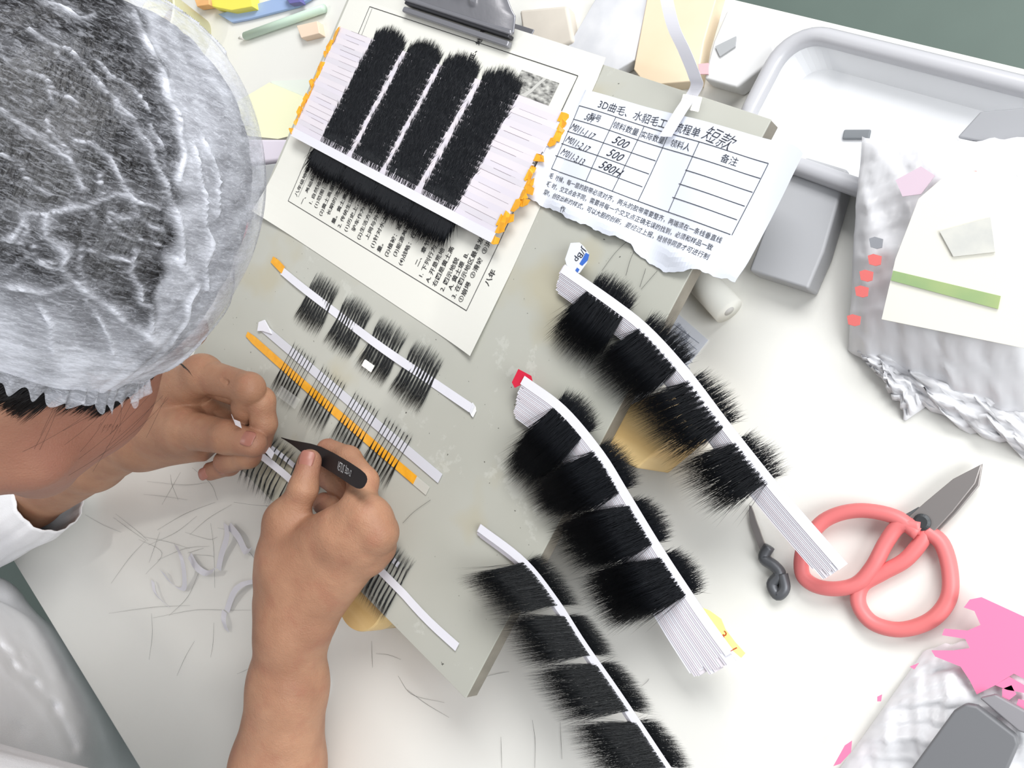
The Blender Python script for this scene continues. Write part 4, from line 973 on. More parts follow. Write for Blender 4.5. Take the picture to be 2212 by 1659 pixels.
# hair at the nape and sideburn that shows below the rim
def side_r(f_, u_):
    a_ = 1 - ((f_ + .012) / .094) ** 2 - ((u_ - .015) / .092) ** 2; b_ = 1 - ((f_ - .030) / .058) ** 2 - ((u_ + .045) / .070) ** 2
    return max(.074 * math.sqrt(max(0, a_)), .062 * math.sqrt(max(0, b_)), .015)
A, B, C_, Rr = [], [], [], []
for s_ in (1, -1):
    for f0_, f1_, n_s, ln in ((-.085, -.030, 900, .050), (-.030, .012, 260, .016), (.008, .055, 600, .026)):
        for k in range(n_s):
            f0 = rnd.uniform(f0_, f1_); u0 = rnd.uniform(-.018, -.008); L = ln * rnd.uniform(.5, 1.0) * (1 - .5 * abs((f0 - (f0_ + f1_) / 2) / (f1_ - f0_) * 2) ** 2)
            df = rnd.uniform(-.012, .002)
            P3 = [H(s_ * (side_r(f0 + df * t_, u0 - L * t_) + .0018 + .001 * rnd.random()), f0 + df * t_, u0 - (L + .01) * t_) for t_ in (0, .5, 1)]
            A.append(P3[0]); B.append(P3[1]); C_.append(P3[2]); Rr.append(.00035)
hair_mesh('nape_hair', np.array(A), np.array(B), np.array(C_), np.array(Rr), M_hd, hair)
# loose wisps on temple and cheek
wp = MB()
for k in range(20):
    a = .2 + .8 * rnd.random(); r_ = .072 + rnd.uniform(-.002, .004)
    f0 = rnd.uniform(-.03, .06); u0 = -.035 + rnd.uniform(-.008, .004)
    pts = []
    sl_ = rnd.uniform(-.030, .012); cv = rnd.uniform(-.012, .012)
    for i in range(6):
        t_ = i / 5; ff = f0 + t_ * sl_ + cv * t_ * t_; uu = u0 + .02 - t_ * a * .065
        rr_ = .0655 * math.sqrt(max(.02, 1 - ((ff - .02) / .078) ** 2 * .8)) * (1 - .20 * (-(uu + .03) / .07) ** 2) + .007
        pts.append(H(rr_, ff, uu))
    wp.tube(catmull(pts, 3), .00006, 4, False)
tag(wp.build('loose_hair_wisps', M_hd, hair), kind='stuff')

# ---------------- coat, sleeve cuffs, trousers
def sheet_cone(name, pts, rad, m, n=48, folds=0, famp=0.0, parent=person, frill_end=None, seed=0, th=.0012):
    P = catmull(pts, 6); R_ = np.interp(np.linspace(0, 1, len(P)), np.linspace(0, 1, len(rad)), rad)
    v = []; t0 = (P[1] - P[0]); u = np.cross(t0, [0, 0, 1.]); u /= np.linalg.norm(u)
    for i, p in enumerate(P):
        t = P[min(i + 1, len(P) - 1)] - P[max(0, i - 1)]; t /= np.linalg.norm(t); u = u - t * (u @ t); u /= np.linalg.norm(u); w = np.cross(t, u)
        for k in range(n):
            a = 2 * math.pi * k / n; q_ = i / (len(P) - 1)
            rr_ = R_[i] * (1 + famp * (math.sin(a * folds + seed + q_ * 5) * .6 + math.sin(a * (folds * 2 + 1) + q_ * 9 + seed) * .4))
            v.append(p + (u * math.cos(a) + w * math.sin(a)) * rr_)
    f = [(i * n + k, i * n + (k + 1) % n, (i + 1) * n + (k + 1) % n, (i + 1) * n + k) for i in range(len(P) - 1) for k in range(n)]
    o = mesh_obj(name, v, f, m, parent, True); md = o.modifiers.new('thickness', 'SOLIDIFY'); md.thickness = th; return o
cu0 = W(78, 1092, .004)
sheet_cone('coat_sleeve', [W(108, 1075, -.001), W(70, 1096, -.001), W(20, 1120, -.003), W(-40, 1145, -.006), W(-160, 1180, .0), el_l, (el_l + sh_l) / 2 + [0, 0, .01], sh_l], [.0365, .0405, .0400, .0445, .052, .056, .064, .070, .078], M_coat, folds=9, famp=.035, n=72, seed=1)
sheet_cone('coat_sleeve', [W(592, 1768, -.017), W(588, 1830, -.018), el_r, (el_r + sh_r) / 2, sh_r], [.044, .048, .056, .062, .075], M_coat, folds=7, famp=.04, n=60, seed=3)
# coat body: lofted shell over the trunk whose front hangs beside the desk edge
lo = np.array([-1.20, -1.26, .36]); hi = np.array([-.28, -.30, 1.16]); F = Field(lo, hi, .0052); v = F.new()
F.cone(v, sh_l + [.03, 0, 0], sh_r - [.03, 0, 0], .078, .078, .04, pad=.15)
F.cone(v, mid + [-.06, -.07, -.07], pel + [-.07, .03, .08], .120, .145, .05, pad=.25); F.cone(v, mid + [.05, -.07, -.07], pel + [.05, .03, .08], .112, .140, .05, pad=.25)
for pxl, r_ in ((((-60, 1380, -.03), (60, 1700, -.06)), .045), (((-20, 1330, -.04), (128, 1590, -.07)), .038), (((-40, 1300, -.03), (30, 1400, -.05)), .030), (((-150, 1450, -.03), (40, 1800, -.08)), .060)):
    F.cone(v, W(*pxl[0]), W(*pxl[1]), r_, r_ * .8, .018, pad=.09)
F.cone(v, W(40, 1480, -.004), W(150, 1660, -.03), .0075, .006, .004, cut=True)
# opening for the neck
F.cone(v, neck + (neck - mid) * .4, mid + (neck - mid) * .25, .062, .060, .01, cut=True)
V, Qd = F.mesh(v)
# folds and the lapel edge pressed into the cloth
cp = projpx(V); ce = V - (mid + pel) / 2; tocm = np.array([0, 0, CAMZ]) - V; tocm /= np.linalg.norm(tocm, axis=1, keepdims=True)
for pl, w, dp in (([(-40, 1330), (0, 1395), (30, 1440), (75, 1478), (118, 1530), (158, 1612)], 9, .010), ([(-30, 1400), (20, 1408), (48, 1420), (60, 1440)], 7, .006), ([(0, 1290), (60, 1370), (96, 1450), (120, 1530)], 12, .004), ([(-20, 1520), (40, 1580), (90, 1659)], 14, .004), ([(40, 1300), (90, 1370), (140, 1460), (175, 1540)], 10, .003)):
    for a, b_ in zip(pl[:-1], pl[1:]):
        d = segdist(cp, a, b_); V = V - tocm * (dp * np.exp(-(d / w) ** 2) - dp * .35 * np.exp(-((d - w * 2.4) / w) ** 2))[:, None] * .75
np_mesh('coat', V, Qd, None, M_coat, person, True)
sheet_cone('collar', [neck * .55 + mid * .45, neck * .8 + mid * .2], [.074, .066], M_coat, folds=5, famp=.03)
lo = np.array([-1.14, -1.18, .08]); hi = np.array([-.52, -.36, .66]); F = Field(lo, hi, .007); v = F.new()
F.cone(v, pel - [.09, 0, 0], pel + [.09, 0, 0], .135, .135, .05, pad=.2)
for s_ in (-1, 1):
    kn = np.array([-.80 + .12 * s_, -.48, .50]); ft = np.array([-.80 + .12 * s_, -.52, .14])
    F.cone(v, pel + [.09 * s_, 0, 0], kn, .102, .078, .03, pad=.15); F.cone(v, kn, ft, .074, .060, .02, pad=.12)
V, Qd = F.mesh(v); np_mesh('trousers', V, Qd, None, M_trous, person, True)
for s_ in (-1, 1):
    ft = np.array([-.80 + .12 * s_, -.52, .13])
    b = MB(); c = ft + [0, .04, -.10]
    v_, f_ = grid_mesh(lambda a, q_: tuple(np.array([c[0] + .045 * math.cos(a * 2 * math.pi) * (1 - .35 * q_ ** 3), c[1] + .135 * math.sin(a * 2 * math.pi) * (1 - .25 * q_ ** 3), max(.001, .001 + .075 * q_ * (1 - .45 * max(0, math.sin(a * 2 * math.pi))))])), 40, 8)
    b.add(v_, f_); b.add([v_[8 * 41 + i] for i in range(40)], [tuple(range(40))]); b.build('shoe', mat('dark_shoe', (30, 30, 34), rough=.5), person, smooth=True)

# ---------------- tweezers
M_tw = mat('black_coated_steel', (20, 21, 25), rough=.45, spec=.35)
tw = thing('tweezers', 'black pointed tweezers held between thumb and forefinger of the right hand', 'tweezers', W(700, 990, .03))
e0 = np.array([607, 945.]); e1 = np.array([790, 1046.])
prof = [(0, .6), (.05, 2), (.12, 4.5), (.2, 8.5), (.30, 14), (.40, 17.5), (.55, 19), (.75, 20), (.88, 20), (.94, 18.5), (.97, 15.5), (.99, 11), (1.0, 5)]
def tpath(t): c = e0 + (e1 - e0) * t + np.array([.5, -.86]) * (7 * math.sin(t * math.pi)); return c
d_ = (e1 - e0) / np.linalg.norm(e1 - e0); pn = np.array([d_[1], -d_[0]])
for hoff, nm in ((0.0, 'upper_arm_blade'), (-.0032, 'lower_arm_blade')):
    vv = []; K = len(prof)
    for t, w in prof:
        c = tpath(t); hz = .0075 + .048 * t + hoff * (math.sin(min(1, t * 1.15) * math.pi) * .8 + .1)
        for s_ in (-1, 1):
            q_ = c + pn * w * s_
            for dz in (0, .0011): vv.append(W(q_[0], q_[1], hz + dz) if True else 0)
    ff = []
    for i in range(K - 1):
        a = i * 4; b_ = a + 4
        ff += [(a + 1, b_ + 1, b_ + 3, a + 3), (a, a + 2, b_ + 2, b_), (a, b_, b_ + 1, a + 1), (a + 2, a + 3, b_ + 3, b_ + 2)]
    ff += [(0, 1, 3, 2), ((K - 1) * 4, (K - 1) * 4 + 2, (K - 1) * 4 + 3, (K - 1) * 4 + 1)]
    mb = MB(); mb.add(vv, ff); mb.build(nm, M_tw, tw, bevel=.0003)
# steel tip and lettering
mb = MB(); c0 = W(608, 946, .0082); c1 = W(622, 951, .0100); mb.tube([c0, c1], [.0003, .0007], 8); mb.build('bare_tip', mat('bare_steel', (170, 170, 172), rough=.3, metal=1), tw)
lm = MB(); A0 = W(733, 1018, .0405 + .0012); A1 = W(790, 1050, .0495 + .0012); ang = math.atan2((A1 - A0)[1], (A1 - A0)[0])
n_ = np.cross(A1 - A0, [0, 0, 1.]); 
ba = np.array([e0 + (e1 - e0) * t for t in (.68, .95)])
P0_ = W(*tpath(.66), .0075 + .048 * .66 + .0013); P1_ = W(*tpath(.94), .0075 + .048 * .94 + .0013); ux = P1_ - P0_; Lx = np.linalg.norm(ux[:2]); slope = ux[2] / Lx; ang = math.atan2(ux[1], ux[0])
def twz(x, y): return P0_[2] + ((x - P0_[0]) * math.cos(ang) + (y - P0_[1]) * math.sin(ang)) * slope
text_into(lm, 'VETUS', .0086, (P0_[0] - .0010 + .0026 * math.sin(ang), P0_[1] - .0028), ang, twz, .0002, sx=.46)
text_into(lm, '®', .0024, (P0_[0] + .0108, P0_[1] + .0022 + .0108 * math.tan(ang)), ang, twz, .0002)
text_into(lm, 'ESD-12', .0060, (P0_[0] + .0128 * math.cos(ang), P0_[1] + .0128 * math.sin(ang) - .0016), ang, twz, .0002, sx=.56)
mesh_obj('lettering', lm.v, lm.f, mat('silver_print', (196, 198, 200), rough=.5), tw)
# bit of tape the left hand holds
mb = MB(); P = [W(553, 955, .014), W(572, 965, .013), W(590, 985, .009)]; mb.ribbon(P, .0058, (0, 1, 0), .0002)
P = [W(520, 918, .040), W(507, 912, .046), W(500, 896, .050)]; mb.ribbon(P, [.006, .005, .001], (1, -.6, 0), .0002)
tag(mb.build('tape_end', M_tapew), 'small white tape end pinched between left thumb and fingers', 'tape')
# ================================================================== CLIP
M_chrome = mat('brushed_chrome', (150, 150, 156), rough=.33, metal=.6, bump=.05, bscale=200)
clip = thing('bulldog_clip', 'wide silver metal clip gripping the worksheet to the top of the board', 'clip', (-.543, .108, BZ))
b = MB(); b.box((-.544, .1065, BZ + .0042), (.124, .0045, .0050)); b.build('jaw_lip', M_chrome, clip, bevel=.0012)
b = MB(); b.box((-.544, .1115, BZ + .0052), (.122, .0030, .0060)); b.build('jaw_groove', mat('dark_groove', (76, 76, 80), rough=.4, metal=.8), clip, bevel=.0008)
b = MB(); b.box((-.544, .1140, BZ + .0076), (.1250, .0040, .0040)); b.build('jaw_bead', M_chrome, clip, bevel=.0016)
def plate(u, v):
    y = .1140 + .062 * v; hw = .0625 * (1 - .10 * v) if v < .18 else .0614 * (1 - ((v - .18) / .82) ** .8 * .72)
    x = (u - .5) * 2 * hw; z = BZ + .0090 + .020 * math.sin(v * 1.3) + .0028 * math.exp(-(((x - .020 * (1 - v * .2)) + .010 * v) / .0028) ** 2) * (.15 < v < .7) + .0028 * math.exp(-(((x + .020 * (1 - v * .2)) - .010 * v) / .0028) ** 2) * (.15 < v < .7)
    z += .0022 * math.exp(-((x / .009) ** 2 + ((v - .25) / .07) ** 2)) - .003 * (abs(u - .5) * 2) ** 6
    return (-.544 + x, y, z)
v, f = grid_mesh(plate, 90, 44); o = mesh_obj('jaw_plate', v, f, M_chrome, clip, True); md = o.modifiers.new('thickness', 'SOLIDIFY'); md.thickness = .0009
b = MB(); b.tube([(-.575, .150, BZ + .010), (-.513, .150, BZ + .010)], .0050, 16); b.build('spring_barrel', M_chrome, clip, True)
b = MB(); b.prism([(-.555, .150), (-.533, .150), (-.526, .185), (-.562, .185)], BZ + .012, BZ + .0135); b.build('finger_handle', M_chrome, clip, bevel=.0004)
b = MB(); b.box((-.544, .1165, BZ - .0145), (.118, .020, .0012)); b.build('back_jaw', M_chrome, clip, bevel=.0004)

# ================================================================== THINGS ON THE DESK, RIGHT
M_red = mat('salmon_red_plastic', (220, 118, 118), rough=.45, sss=0)
M_steel = mat('grey_steel', (158, 152, 150), rough=.38, metal=.7)
sc = thing('scissors', 'small scissors with red rounded handles and short grey blades', 'scissors', WD(1850, 1230))
def dpts(L, h): return [WD(x, y, h) for x, y in L]
b = MB()
ring1 = [(1985, 1152), (1930, 1115), (1850, 1103), (1780, 1125), (1738, 1180), (1732, 1235), (1755, 1262), (1800, 1272), (1850, 1262), (1885, 1225), (1915, 1170), (1945, 1135), (1990, 1140)]
ring2 = [(2000, 1145), (2035, 1175), (2052, 1235), (2048, 1295), (2010, 1340), (1945, 1360), (1885, 1345), (1855, 1305), (1862, 1265), (1905, 1238), (1955, 1210), (1990, 1170), (2000, 1145)]
b.tube(catmull(dpts(ring1, .009), 6), .0042, 12); b.build('red_handle', M_red, sc, True)
b = MB(); b.tube(catmull(dpts(ring2, .0065), 6), .0042, 12); b.build('red_handle', M_red, sc, True)
for off, nm in ((.0075, 'blade'), (.0045, 'blade')):
    b = MB(); pl = [(1963, 1118), (2000, 1085), (2060, 1035), (2122, 1003), (2108, 1045), (2060, 1105), (2020, 1148), (1985, 1150)]
    if off < .007: pl = [(1968, 1128), (2010, 1082), (2070, 1032), (2124, 1002), (2116, 1050), (2068, 1108), (2025, 1152), (1990, 1158)]
    P = dpts(pl, off); b.prism([(p[0], p[1]) for p in P], DESK + off, DESK + off + .0022); b.build(nm, M_steel, sc, bevel=.0005)
b = MB(); c = WD(1992, 1128, .0098); b.lathe((c[0], c[1], c[2]), [(.0045, 0), (.0045, .0012), (.0030, .002)], 20); b.build('pivot_screw', mat('dark_pivot', (70, 72, 74), rough=.5, metal=.6), sc)
b = MB(); P = dpts([(1960, 1112), (1990, 1095), (2012, 1140), (1985, 1162), (1965, 1150)], .0035); b.prism([(p[0], p[1]) for p in P], DESK + .0035, DESK + .0092); b.build('handle_collar', mat('dark_collar', (84, 88, 90), rough=.6), sc, bevel=.0006)

np_t = thing('thread_nipper', 'small dark metal thread nipper lying between sheaf and red scissors', 'nipper', WD(1665, 1200))
M_dk = mat('dark_grey_metal', (96, 98, 102), rough=.45, metal=.5)
b = MB(); b.ribbon(catmull(dpts([(1622, 1092), (1630, 1130), (1650, 1185), (1668, 1215)], .002), 5), [.001, .002, .003, .0036, .004, .0045, .005, .005, .005, .005, .005, .005, .005, .005, .005, .005], (1, .3, 0), .0015); b.build('blade', M_steel, np_t)
b = MB(); b.tube(catmull(dpts([(1662, 1180), (1650, 1205), (1672, 1222), (1685, 1240), (1668, 1262), (1680, 1285), (1695, 1270), (1690, 1240)], .0045), 6), .0034, 10); b.build('spring_body', M_dk, np_t, True)

# form sheet and paper roll half hidden behind the board
fs = thing('form_sheet', 'faint printed form lying on the desk beside the board\'s right edge', 'paper', WD(1480, 740))
P = dpts([(1450, 665), (1530, 735), (1478, 800), (1340, 893), (1300, 880), (1420, 700)], .0008); b = MB(); b.prism([(p[0], p[1]) for p in P], DESK + .0006, DESK + .0009); b.build('sheet', M_slip, fs)
b = MB()
for k in range(5):
    p, q_ = WD(1455 + 2 * k, 700 + 16 * k), WD(1512 - 5 * k, 742 + 14 * k); line_into(b, p, q_, .0004, lambda x, y: DESK + .0011)
    text_into(b, ('领料数量', '水貂毛', '型号', '备注', '数量')[k], .0036, (p[0] + .002, p[1]), -.35, lambda x, y: DESK + .0011)
mesh_obj('printed_text', b.v, b.f, mat('pale_ink', (160, 165, 180)), fs)
pr_ = thing('paper_roll', 'short white paper roll lying beside the board under the slip', 'roll', WD(1550, 640))
p, q_ = WD(1500, 590, .010), WD(1575, 672, .010); b = MB(); b.tube([p, q_], .0098, 32); b.build('roll_body', M_paper, pr_, True)
b = MB(); b.tube([p + (p - q_) * .01, q_ + (q_ - p) * .01], .0035, 20); b.build('core', mat('core_grey', (190, 188, 184)), pr_, True)

# grey plastic tray with a light rim
M_tray = mat('pale_plastic_tray', (228, 229, 231), rough=.35); M_rim = mat('grey_tray_rim', (186, 186, 190), rough=.3)
tr = thing('plastic_tray', 'large pale plastic tray with a rounded grey rim at the back right of the desk', 'tray', WD(1900, 350))
def rrect(x0, x1, y0, y1, r, n=8, rot=0.0):
    out = []
    for cx_, cy_, a0 in ((x1 - r, y1 - r, 0), (x0 + r, y1 - r, 90), (x0 + r, y0 + r, 180), (x1 - r, y0 + r, 270)):
        for k in range(n + 1): a = math.radians(a0 + 90 * k / n); out.append((cx_ + r * math.cos(a), cy_ + r * math.sin(a)))
    c = ((x0 + x1) / 2, (y0 + y1) / 2)
    return [(c[0] + (x - c[0]) * math.cos(rot) - (y - c[1]) * math.sin(rot), c[1] + (x - c[0]) * math.sin(rot) + (y - c[1]) * math.cos(rot)) for x, y in out]
TXa, TXb, TYa, TYb = -.306, .12, .100, .180
def loop_stack(levels, closed_bottom=True):
    mb = MB(); n = len(levels[0][0]); v = [(x, y, z) for lp, z in levels for x, y in lp]
    f = [(i * n + k, i * n + (k + 1) % n, (i + 1) * n + (k + 1) % n, (i + 1) * n + k) for i in range(len(levels) - 1) for k in range(n)]
    mb.add(v, f); return mb, n
lv = [(rrect(TXa + .012, TXb - .012, TYa + .012, TYb - .012, .018), DESK + .002), (rrect(TXa + .004, TXb - .004, TYa + .004, TYb - .004, .022), DESK + .020)]
mb, n = loop_stack(lv + [(rrect(TXa + .0055, TXb - .0055, TYa + .0055, TYb - .0055, .021), DESK + .020), (rrect(TXa + .014, TXb - .014, TYa + .014, TYb - .014, .017), DESK + .0045)])
mb.f.append(tuple(range(n - 1, -1, -1))); mb.f.append(tuple(3 * n + k for k in range(n))); mb.build('tray_body', M_tray, tr, smooth=False)
mb = MB(); lp = rrect(TXa + .002, TXb - .002, TYa + .002, TYb - .002, .024); lp3 = [(x, y, DESK + .021) for x, y in lp]; mb.tube(lp3 + [lp3[0]], .0055, 12, False); mb.build('rim', M_rim, tr, True)
b = MB(); c = WD(1850, 290, .006); b.box((c[0], c[1], DESK + .0055), (.016, .006, .002), .3); b.build('dark_mark', mat('tray_mark_grey', (120, 124, 128)), tr, bevel=.002)  # small dark mark on the tray floor

gb = thing('grey_block', 'dull grey block between the slip and the white package', 'box', WD(1760, 500))
P = dpts([(1760, 360), (1850, 388), (1800, 560), (1766, 640), (1640, 600), (1700, 440)], 0); b = MB(); b.prism([(p[0], p[1]) for p in P], DESK, DESK + .018); b.build('block_top', mat('dull_grey', (176, 177, 180), rough=.5), gb, bevel=.002)  # low dull grey block

# white plastic package with a cream printed card
LF = [1.0]
def lift(y):
    return max(0, .36 * (y - .02))
def pillow(mb, corners, hgt, seed, nu=48, nv=48, base=.001, wr=.003, pw=.35):
    C = [WD(*c) for c in corners]
    def fn(u, v):
        p = C[0] * (1 - u) * (1 - v) + C[1] * u * (1 - v) + C[2] * u * v + C[3] * (1 - u) * v
        e = (math.sin(math.pi * u) * math.sin(math.pi * v)) ** pw
        w_ = wr * (noise1(u * 9 + v * 5, seed) + noise1(v * 13 - u * 4, seed + 3)) * min(1, e * 1.5)
        return (p[0] + .003 * noise1(v * 9, seed) * (1 - abs(2 * u - 1)), p[1] + .003 * noise1(u * 9, seed + 1), DESK + base + lift(p[1]) * LF[0] + max(0, hgt * e + w_ * .6))
    v, f = grid_mesh(fn, nu, nv); mb.add(v, f)
    v2 = [(x, y, DESK + base * .5 + lift(y) * LF[0]) for x, y, z in v]; mb.add(v2, [tuple(q[::-1]) for q in f]); return fn
M_bag = mat('white_plastic_bag', (233, 233, 236), rough=.3, var=.03, vscale=20, spec=.6); M_cream = mat('cream_card', (240, 238, 226), rough=.6, var=.02, vscale=10)
pk = thing('plastic_package', 'white plastic package with cream card, red marks and green strip at the right', 'package', WD(2000, 600))
b = MB(); fn = pillow(b, [(1830, 760), (2420, 1000), (2420, 380), (1900, 350)], .026, 2); b.build('bag', M_bag, pk, True)
b = MB(); pillow(b, [(1840, 720), (2300, 900), (2330, 1040), (1990, 880)], .012, 5, 30, 16, wr=.006); b.build('bag_flap', M_bag, pk, True)
b = MB(); pillow(b, [(1835, 735), (2040, 850), (1960, 905), (1900, 800)], .010, 8, 20, 14, wr=.004); b.build('bag_corner', M_bag, pk, True)
def card(pts, z, m, nm, par):
    P = []
    for x, y in pts:
        p = W(x, y, DH + z)
        for _ in range(6): p = W(x, y, DH + z + lift(p[1]))
        P.append(p)
    mb = MB()
    mb.prism([(p[0], p[1]) for p in P], lambda x, y: DESK + z + lift(y), lambda x, y: DESK + z + lift(y) + .0006)
    return mb.build(nm, m, par)
card([(1935, 560), (1905, 690), (2250, 760), (2330, 400), (2060, 365), (1985, 430)], .0335, M_cream, 'card', pk)
card([(1930, 585), (2162, 640), (2156, 668), (1925, 606)], .0345, mat('green_strip', (128, 168, 122), rough=.6, col2=(196, 206, 140), vscale=14), 'green_strip', pk)
card([(2030, 500), (2140, 470), (2150, 545), (2060, 555)], .0345, mat('grey_print', (205, 206, 202), rough=.6, col2=(230, 229, 220), vscale=60), 'grey_print', pk)
for i, (x, y) in enumerate(((1893, 525), (1890, 562), (1872, 596), (1862, 630), (1845, 692))):
    r_ = 15; card([(x - r_, y - 9), (x - 3, y - 13), (x + r_, y - 8), (x + r_ - 2, y + 10), (x + 2, y + 13), (x - r_ + 3, y + 9)], .031, mat('red_print_pale', (232, 120, 116), rough=.6) if i else mat('grey_mark', (150, 152, 158)), 'printed_mark', pk)
card([(1935, 390), (1990, 360), (2020, 380), (1990, 420), (1950, 425)], .032, mat('lilac_print', (222, 200, 214)), 'lilac_print', pk)
card([(2070, 372), (2110, 370), (2105, 380), (2075, 384)], .032, mat('red_print_pale', (232, 120, 116)), 'printed_mark', pk)
b = MB(); P = dpts([(2070, 300), (2120, 245), (2240, 235), (2240, 330), (2160, 318)], .046); b.prism([(p[0], p[1]) for p in P], DESK + .046, DESK + .049)
tag(b.build('grey_pouch', mat('grey_pouch', (150, 151, 155), rough=.5), bevel=.001), 'grey pouch lying behind the cream card at the right edge', 'pouch')
LF[0] = 0.0
# pink and white shopping bag with dark device
pb_ = thing('plastic_bag', 'crumpled white plastic bag with bright pink print in the lower right', 'bag', WD(2080, 1480))
b = MB(); pillow(b, [(1800, 1680), (2300, 1900), (2420, 1330), (2000, 1400)], .013, 4, 60, 50, wr=.003, pw=.5); b.build('bag_sheet', M_bag, pb_, True)
M_pink = mat('pink_print', (236, 126, 166), rough=.5)
for pts in ([(2095, 1295), (2120, 1290), (2240, 1345), (2240, 1480), (2190, 1455), (2150, 1480), (2110, 1500), (2095, 1470), (2075, 1440), (2020, 1418), (2012, 1405), (2060, 1405), (2095, 1400), (2085, 1380), (2035, 1372), (2040, 1358), (2090, 1362), (2118, 1350), (2105, 1320), (2082, 1312)],
            [(2150, 1480), (2180, 1462), (2230, 1490), (2230, 1500), (2175, 1490)], [(2165, 1488), (2185, 1480), (2195, 1500), (2180, 1512), (2165, 1505)], [(1825, 1610), (1840, 1600), (1838, 1625), (1815, 1650), (1800, 1655)], [(2200, 1510), (2240, 1520), (2240, 1560), (2195, 1525)],
            [(1895, 1505), (1905, 1500), (1903, 1515), (1895, 1515)], [(1965, 1440), (1985, 1432), (1975, 1446)]):
    P = [W(x, y, DH + .0165) for x, y in pts]; mb = MB(); mb.prism([(p[0], p[1]) for p in P], DESK + .0160, DESK + .0166); mb.build('pink_print', M_pink, pb_)
dv_ = thing('grey_device', 'dark grey flat case lying on the pink printed bag', 'case', WD(2080, 1600))
P = [W(x, y, DH + .024) for x, y in ((1965, 1665), (2060, 1535), (2085, 1520), (2110, 1525), (2195, 1590), (2200, 1610), (2160, 1700), (2060, 1760))]
b = MB(); b.prism([(p[0], p[1]) for p in P], DESK + .0172, DESK + .024); b.build('case_body', mat('dark_grey_case', (112, 113, 116), rough=.5), dv_, bevel=.0015)
P = [W(x, y, DH + .022) for x, y in ((2115, 1508), (2150, 1500), (2230, 1545), (2230, 1590), (2200, 1580))]
b = MB(); b.prism([(p[0], p[1]) for p in P], DESK + .0172, DESK + .022); b.build('case_flap', mat('mid_grey_case', (140, 138, 142), rough=.5), dv_, bevel=.001)

# ================================================================== THINGS BEHIND AND LEFT OF THE BOARD
def flat(name, label, cat, pts, h0, h1, m, bev=.0008):
    P = [W(x, y, DH + h1) for x, y in pts]; mb = MB(); mb.prism([(p[0], p[1]) for p in P], DESK + h0, DESK + h1); return tag(mb.build(name, m, bevel=bev), label, cat)
cu = thing('paper_cup', 'pale yellow cup with a dark drink behind the hair net', 'cup', WD(430, 90))
c = WD(425, 92); M_cup = mat('pale_yellow_paper', (236, 234, 196), rough=.5)
b = MB(); b.lathe((c[0], c[1], DESK), [(.027, 0.0005), (.035, .050), (.0362, .051), (.0362, .053), (.034, .053), (.0262, .004), (.0, .004)], 48); b.build('cup_body', M_cup, cu, True)
b = MB(); b.lathe((c[0], c[1], DESK), [(.0, .030), (.0298, .030), (.0298, .0305), (0, .0305)], 40); b.build('drink', mat('tea', (196, 178, 160), rough=.2), cu, True)
flat('yellow_sheet', 'pale yellow paper sheet with a pointed corner left of the board', 'paper', [(582, 178), (440, 262), (455, 285), (600, 300), (640, 290), (660, 210)], .004, .0046, mat('pale_yellow_sheet', (246, 246, 208), rough=.7), 0)
flat('green_white_sheet', 'pale greenish sheet lying between yellow sheet and board', 'paper', [(585, 175), (700, 170), (660, 260), (635, 285), (610, 240)], .001, .0016, mat('pale_green_sheet', (230, 236, 226), rough=.7), 0)
flat('yellow_packet', 'bright yellow packet at the top edge behind the cup', 'packet', [(455, -8), (540, -20), (545, 14), (500, 22), (458, 14)], .001, .012, mat('bright_yellow', (244, 232, 96), rough=.5))
flat('orange_packet', 'small orange packet beside the bright yellow packet', 'packet', [(418, -6), (450, -10), (452, 10), (425, 14)], .001, .01, mat('soft_orange', (246, 190, 128), rough=.5))
flat('blue_folder', 'blue plastic folder strip behind the bright yellow packet', 'folder', [(470, 30), (620, -10), (660, -14), (700, -20), (640, 14), (540, 40), (500, 48)], .0005, .004, mat('soft_blue', (158, 182, 222), rough=.5))
flat('purple_packet', 'small dark blue packet at the top edge right of the blue folder', 'packet', [(610, -14), (640, -16), (650, 4), (625, 8)], .005, .012, mat('soft_indigo', (110, 106, 170), rough=.5))
gp = thing('green_pen', 'long pale green pen lying diagonally behind the worksheet', 'pen', WD(600, 55))
b = MB(); b.tube([WD(530, 78, .0045), WD(700, 18, .0045)], .0042, 12); b.build('barrel', mat('pale_green_plastic', (204, 226, 208), rough=.4), gp, True)
b = MB(); b.tube([WD(530, 78, .0045), WD(516, 83, .0045)], [.0042, .001], 12); b.build('tip', M_paper, gp, True)
flat('peach_eraser', 'small peach coloured block lying left of the worksheet\'s upper corner', 'block', [(640, 55), (685, 45), (690, 72), (650, 82)], .0, .008, mat('soft_peach', (240, 216, 192), rough=.7))
flat('lilac_cloth', 'folded lilac cloth left of the board\'s middle edge', 'cloth', [(462, 300), (620, 300), (612, 345), (480, 360)], .0, .010, mat('pale_lilac', (226, 218, 230), rough=.8), .003)
flat('grey_pouch', 'soft grey pouch between hair net and board', 'pouch', [(470, 368), (600, 350), (575, 405), (492, 410)], .0, .012, mat('mid_soft_grey', (176, 178, 178), rough=.6), .003)
mk = thing('marker_pen', 'red marker pen with grey cap between hair net and board', 'pen', WD(525, 480))
b = MB(); b.tube([WD(545, 405, .010), WD(535, 440, .010), WD(528, 472, .009), WD(526, 478, .009)], [.0095, .0095, .0065, .0050], 20); b.build('cap', mat('cap_grey', (168, 170, 170), rough=.4), mk, True)
b = MB(); b.tube([WD(526, 478, .009), WD(518, 520, .008), WD(512, 545, .007)], [.0052, .0046, .0040], 20); b.build('red_barrel', mat('bright_red_plastic', (226, 60, 84), rough=.4), mk, True)
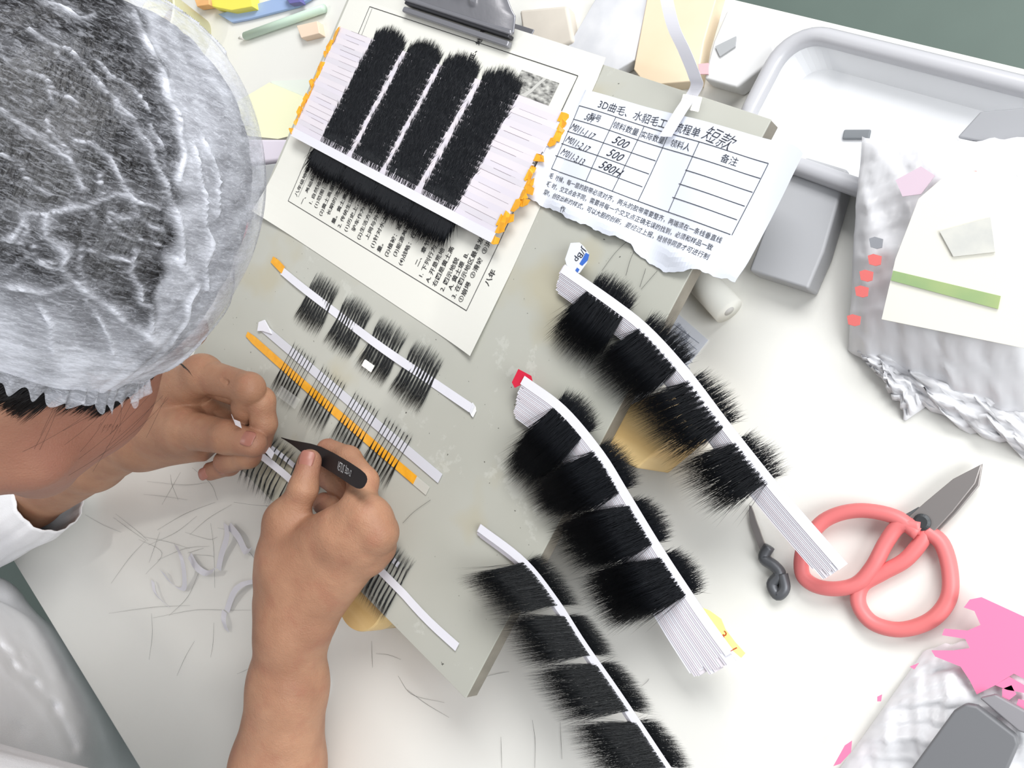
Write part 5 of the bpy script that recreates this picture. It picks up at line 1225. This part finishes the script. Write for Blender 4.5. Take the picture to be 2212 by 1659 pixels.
rp_ = thing('red_pencil', 'short red pencil end showing beside the yellow sheet', 'pencil', WD(440, 262))
b = MB(); b.tube([WD(462, 258, .006), WD(425, 272, .006)], .0030, 8); b.build('barrel', mat('bright_red_plastic', (226, 60, 84)), rp_, True)
flat('dark_pouch', 'dark grey pouch just right of the hair net at the top', 'pouch', [(225, 20), (262, 40), (310, 62), (300, 78), (262, 80), (215, 60)], .0, .010, mat('soft_dark_grey', (150, 150, 152), rough=.6), .002)
flat('lilac_sheet', 'lilac paper corner at the top left behind the hair net', 'paper', [(150, -10), (222, -12), (240, 48), (200, 40), (160, 20)], .012, .0126, mat('lilac_paper', (222, 218, 236), rough=.7), 0)
# behind the board, centre
flat('tan_board', 'tan wooden board standing behind the white paper ribbon', 'board', [(1395, 185), (1368, 150), (1400, -20), (1555, -30), (1520, 90), (1505, 175)], .0, .012, mat('soft_tan_wood', (232, 216, 190), rough=.6, col2=(224, 204, 174), vscale=12), .001)
flat('printed_packet', 'white packet with grey blotches behind the metal clip', 'packet', [(1220, 110), (1290, -10), (1400, -10), (1370, 130), (1320, 160)], .0, .010, mat('blotched_white', (226, 226, 228), rough=.6, col2=(196, 198, 204), vscale=26), .001)
flat('brown_cloth', 'light brown cloth scrap right of the metal clip', 'cloth', [(1120, 20), (1225, 10), (1240, 90), (1175, 115), (1130, 90)], .0, .012, mat('soft_brown', (214, 206, 194), rough=.8, var=.12, vscale=30), .003)
flat('white_bottle', 'white labelled box between the tan board and the tray', 'box', [(1520, 170), (1540, 90), (1570, 20), (1640, 20), (1680, 120), (1590, 190)], .0, .014, mat('soft_white_box', (224, 224, 224), rough=.5, var=.1, vscale=22), .002)
flat('pink_tab', 'tiny pink tab on the white box beside the ribbon', 'tab', [(1508, 138), (1530, 136), (1530, 160), (1512, 160)], .0145, .0155, mat('soft_pink', (232, 180, 186)), 0)
flat('grey_tab', 'small grey tab lying on the white labelled box', 'tab', [(1545, 100), (1590, 78), (1588, 100), (1555, 122)], .0145, .0155, mat('tab_grey', (168, 170, 172)), 0)
bpy.data.objects.remove(_txto)
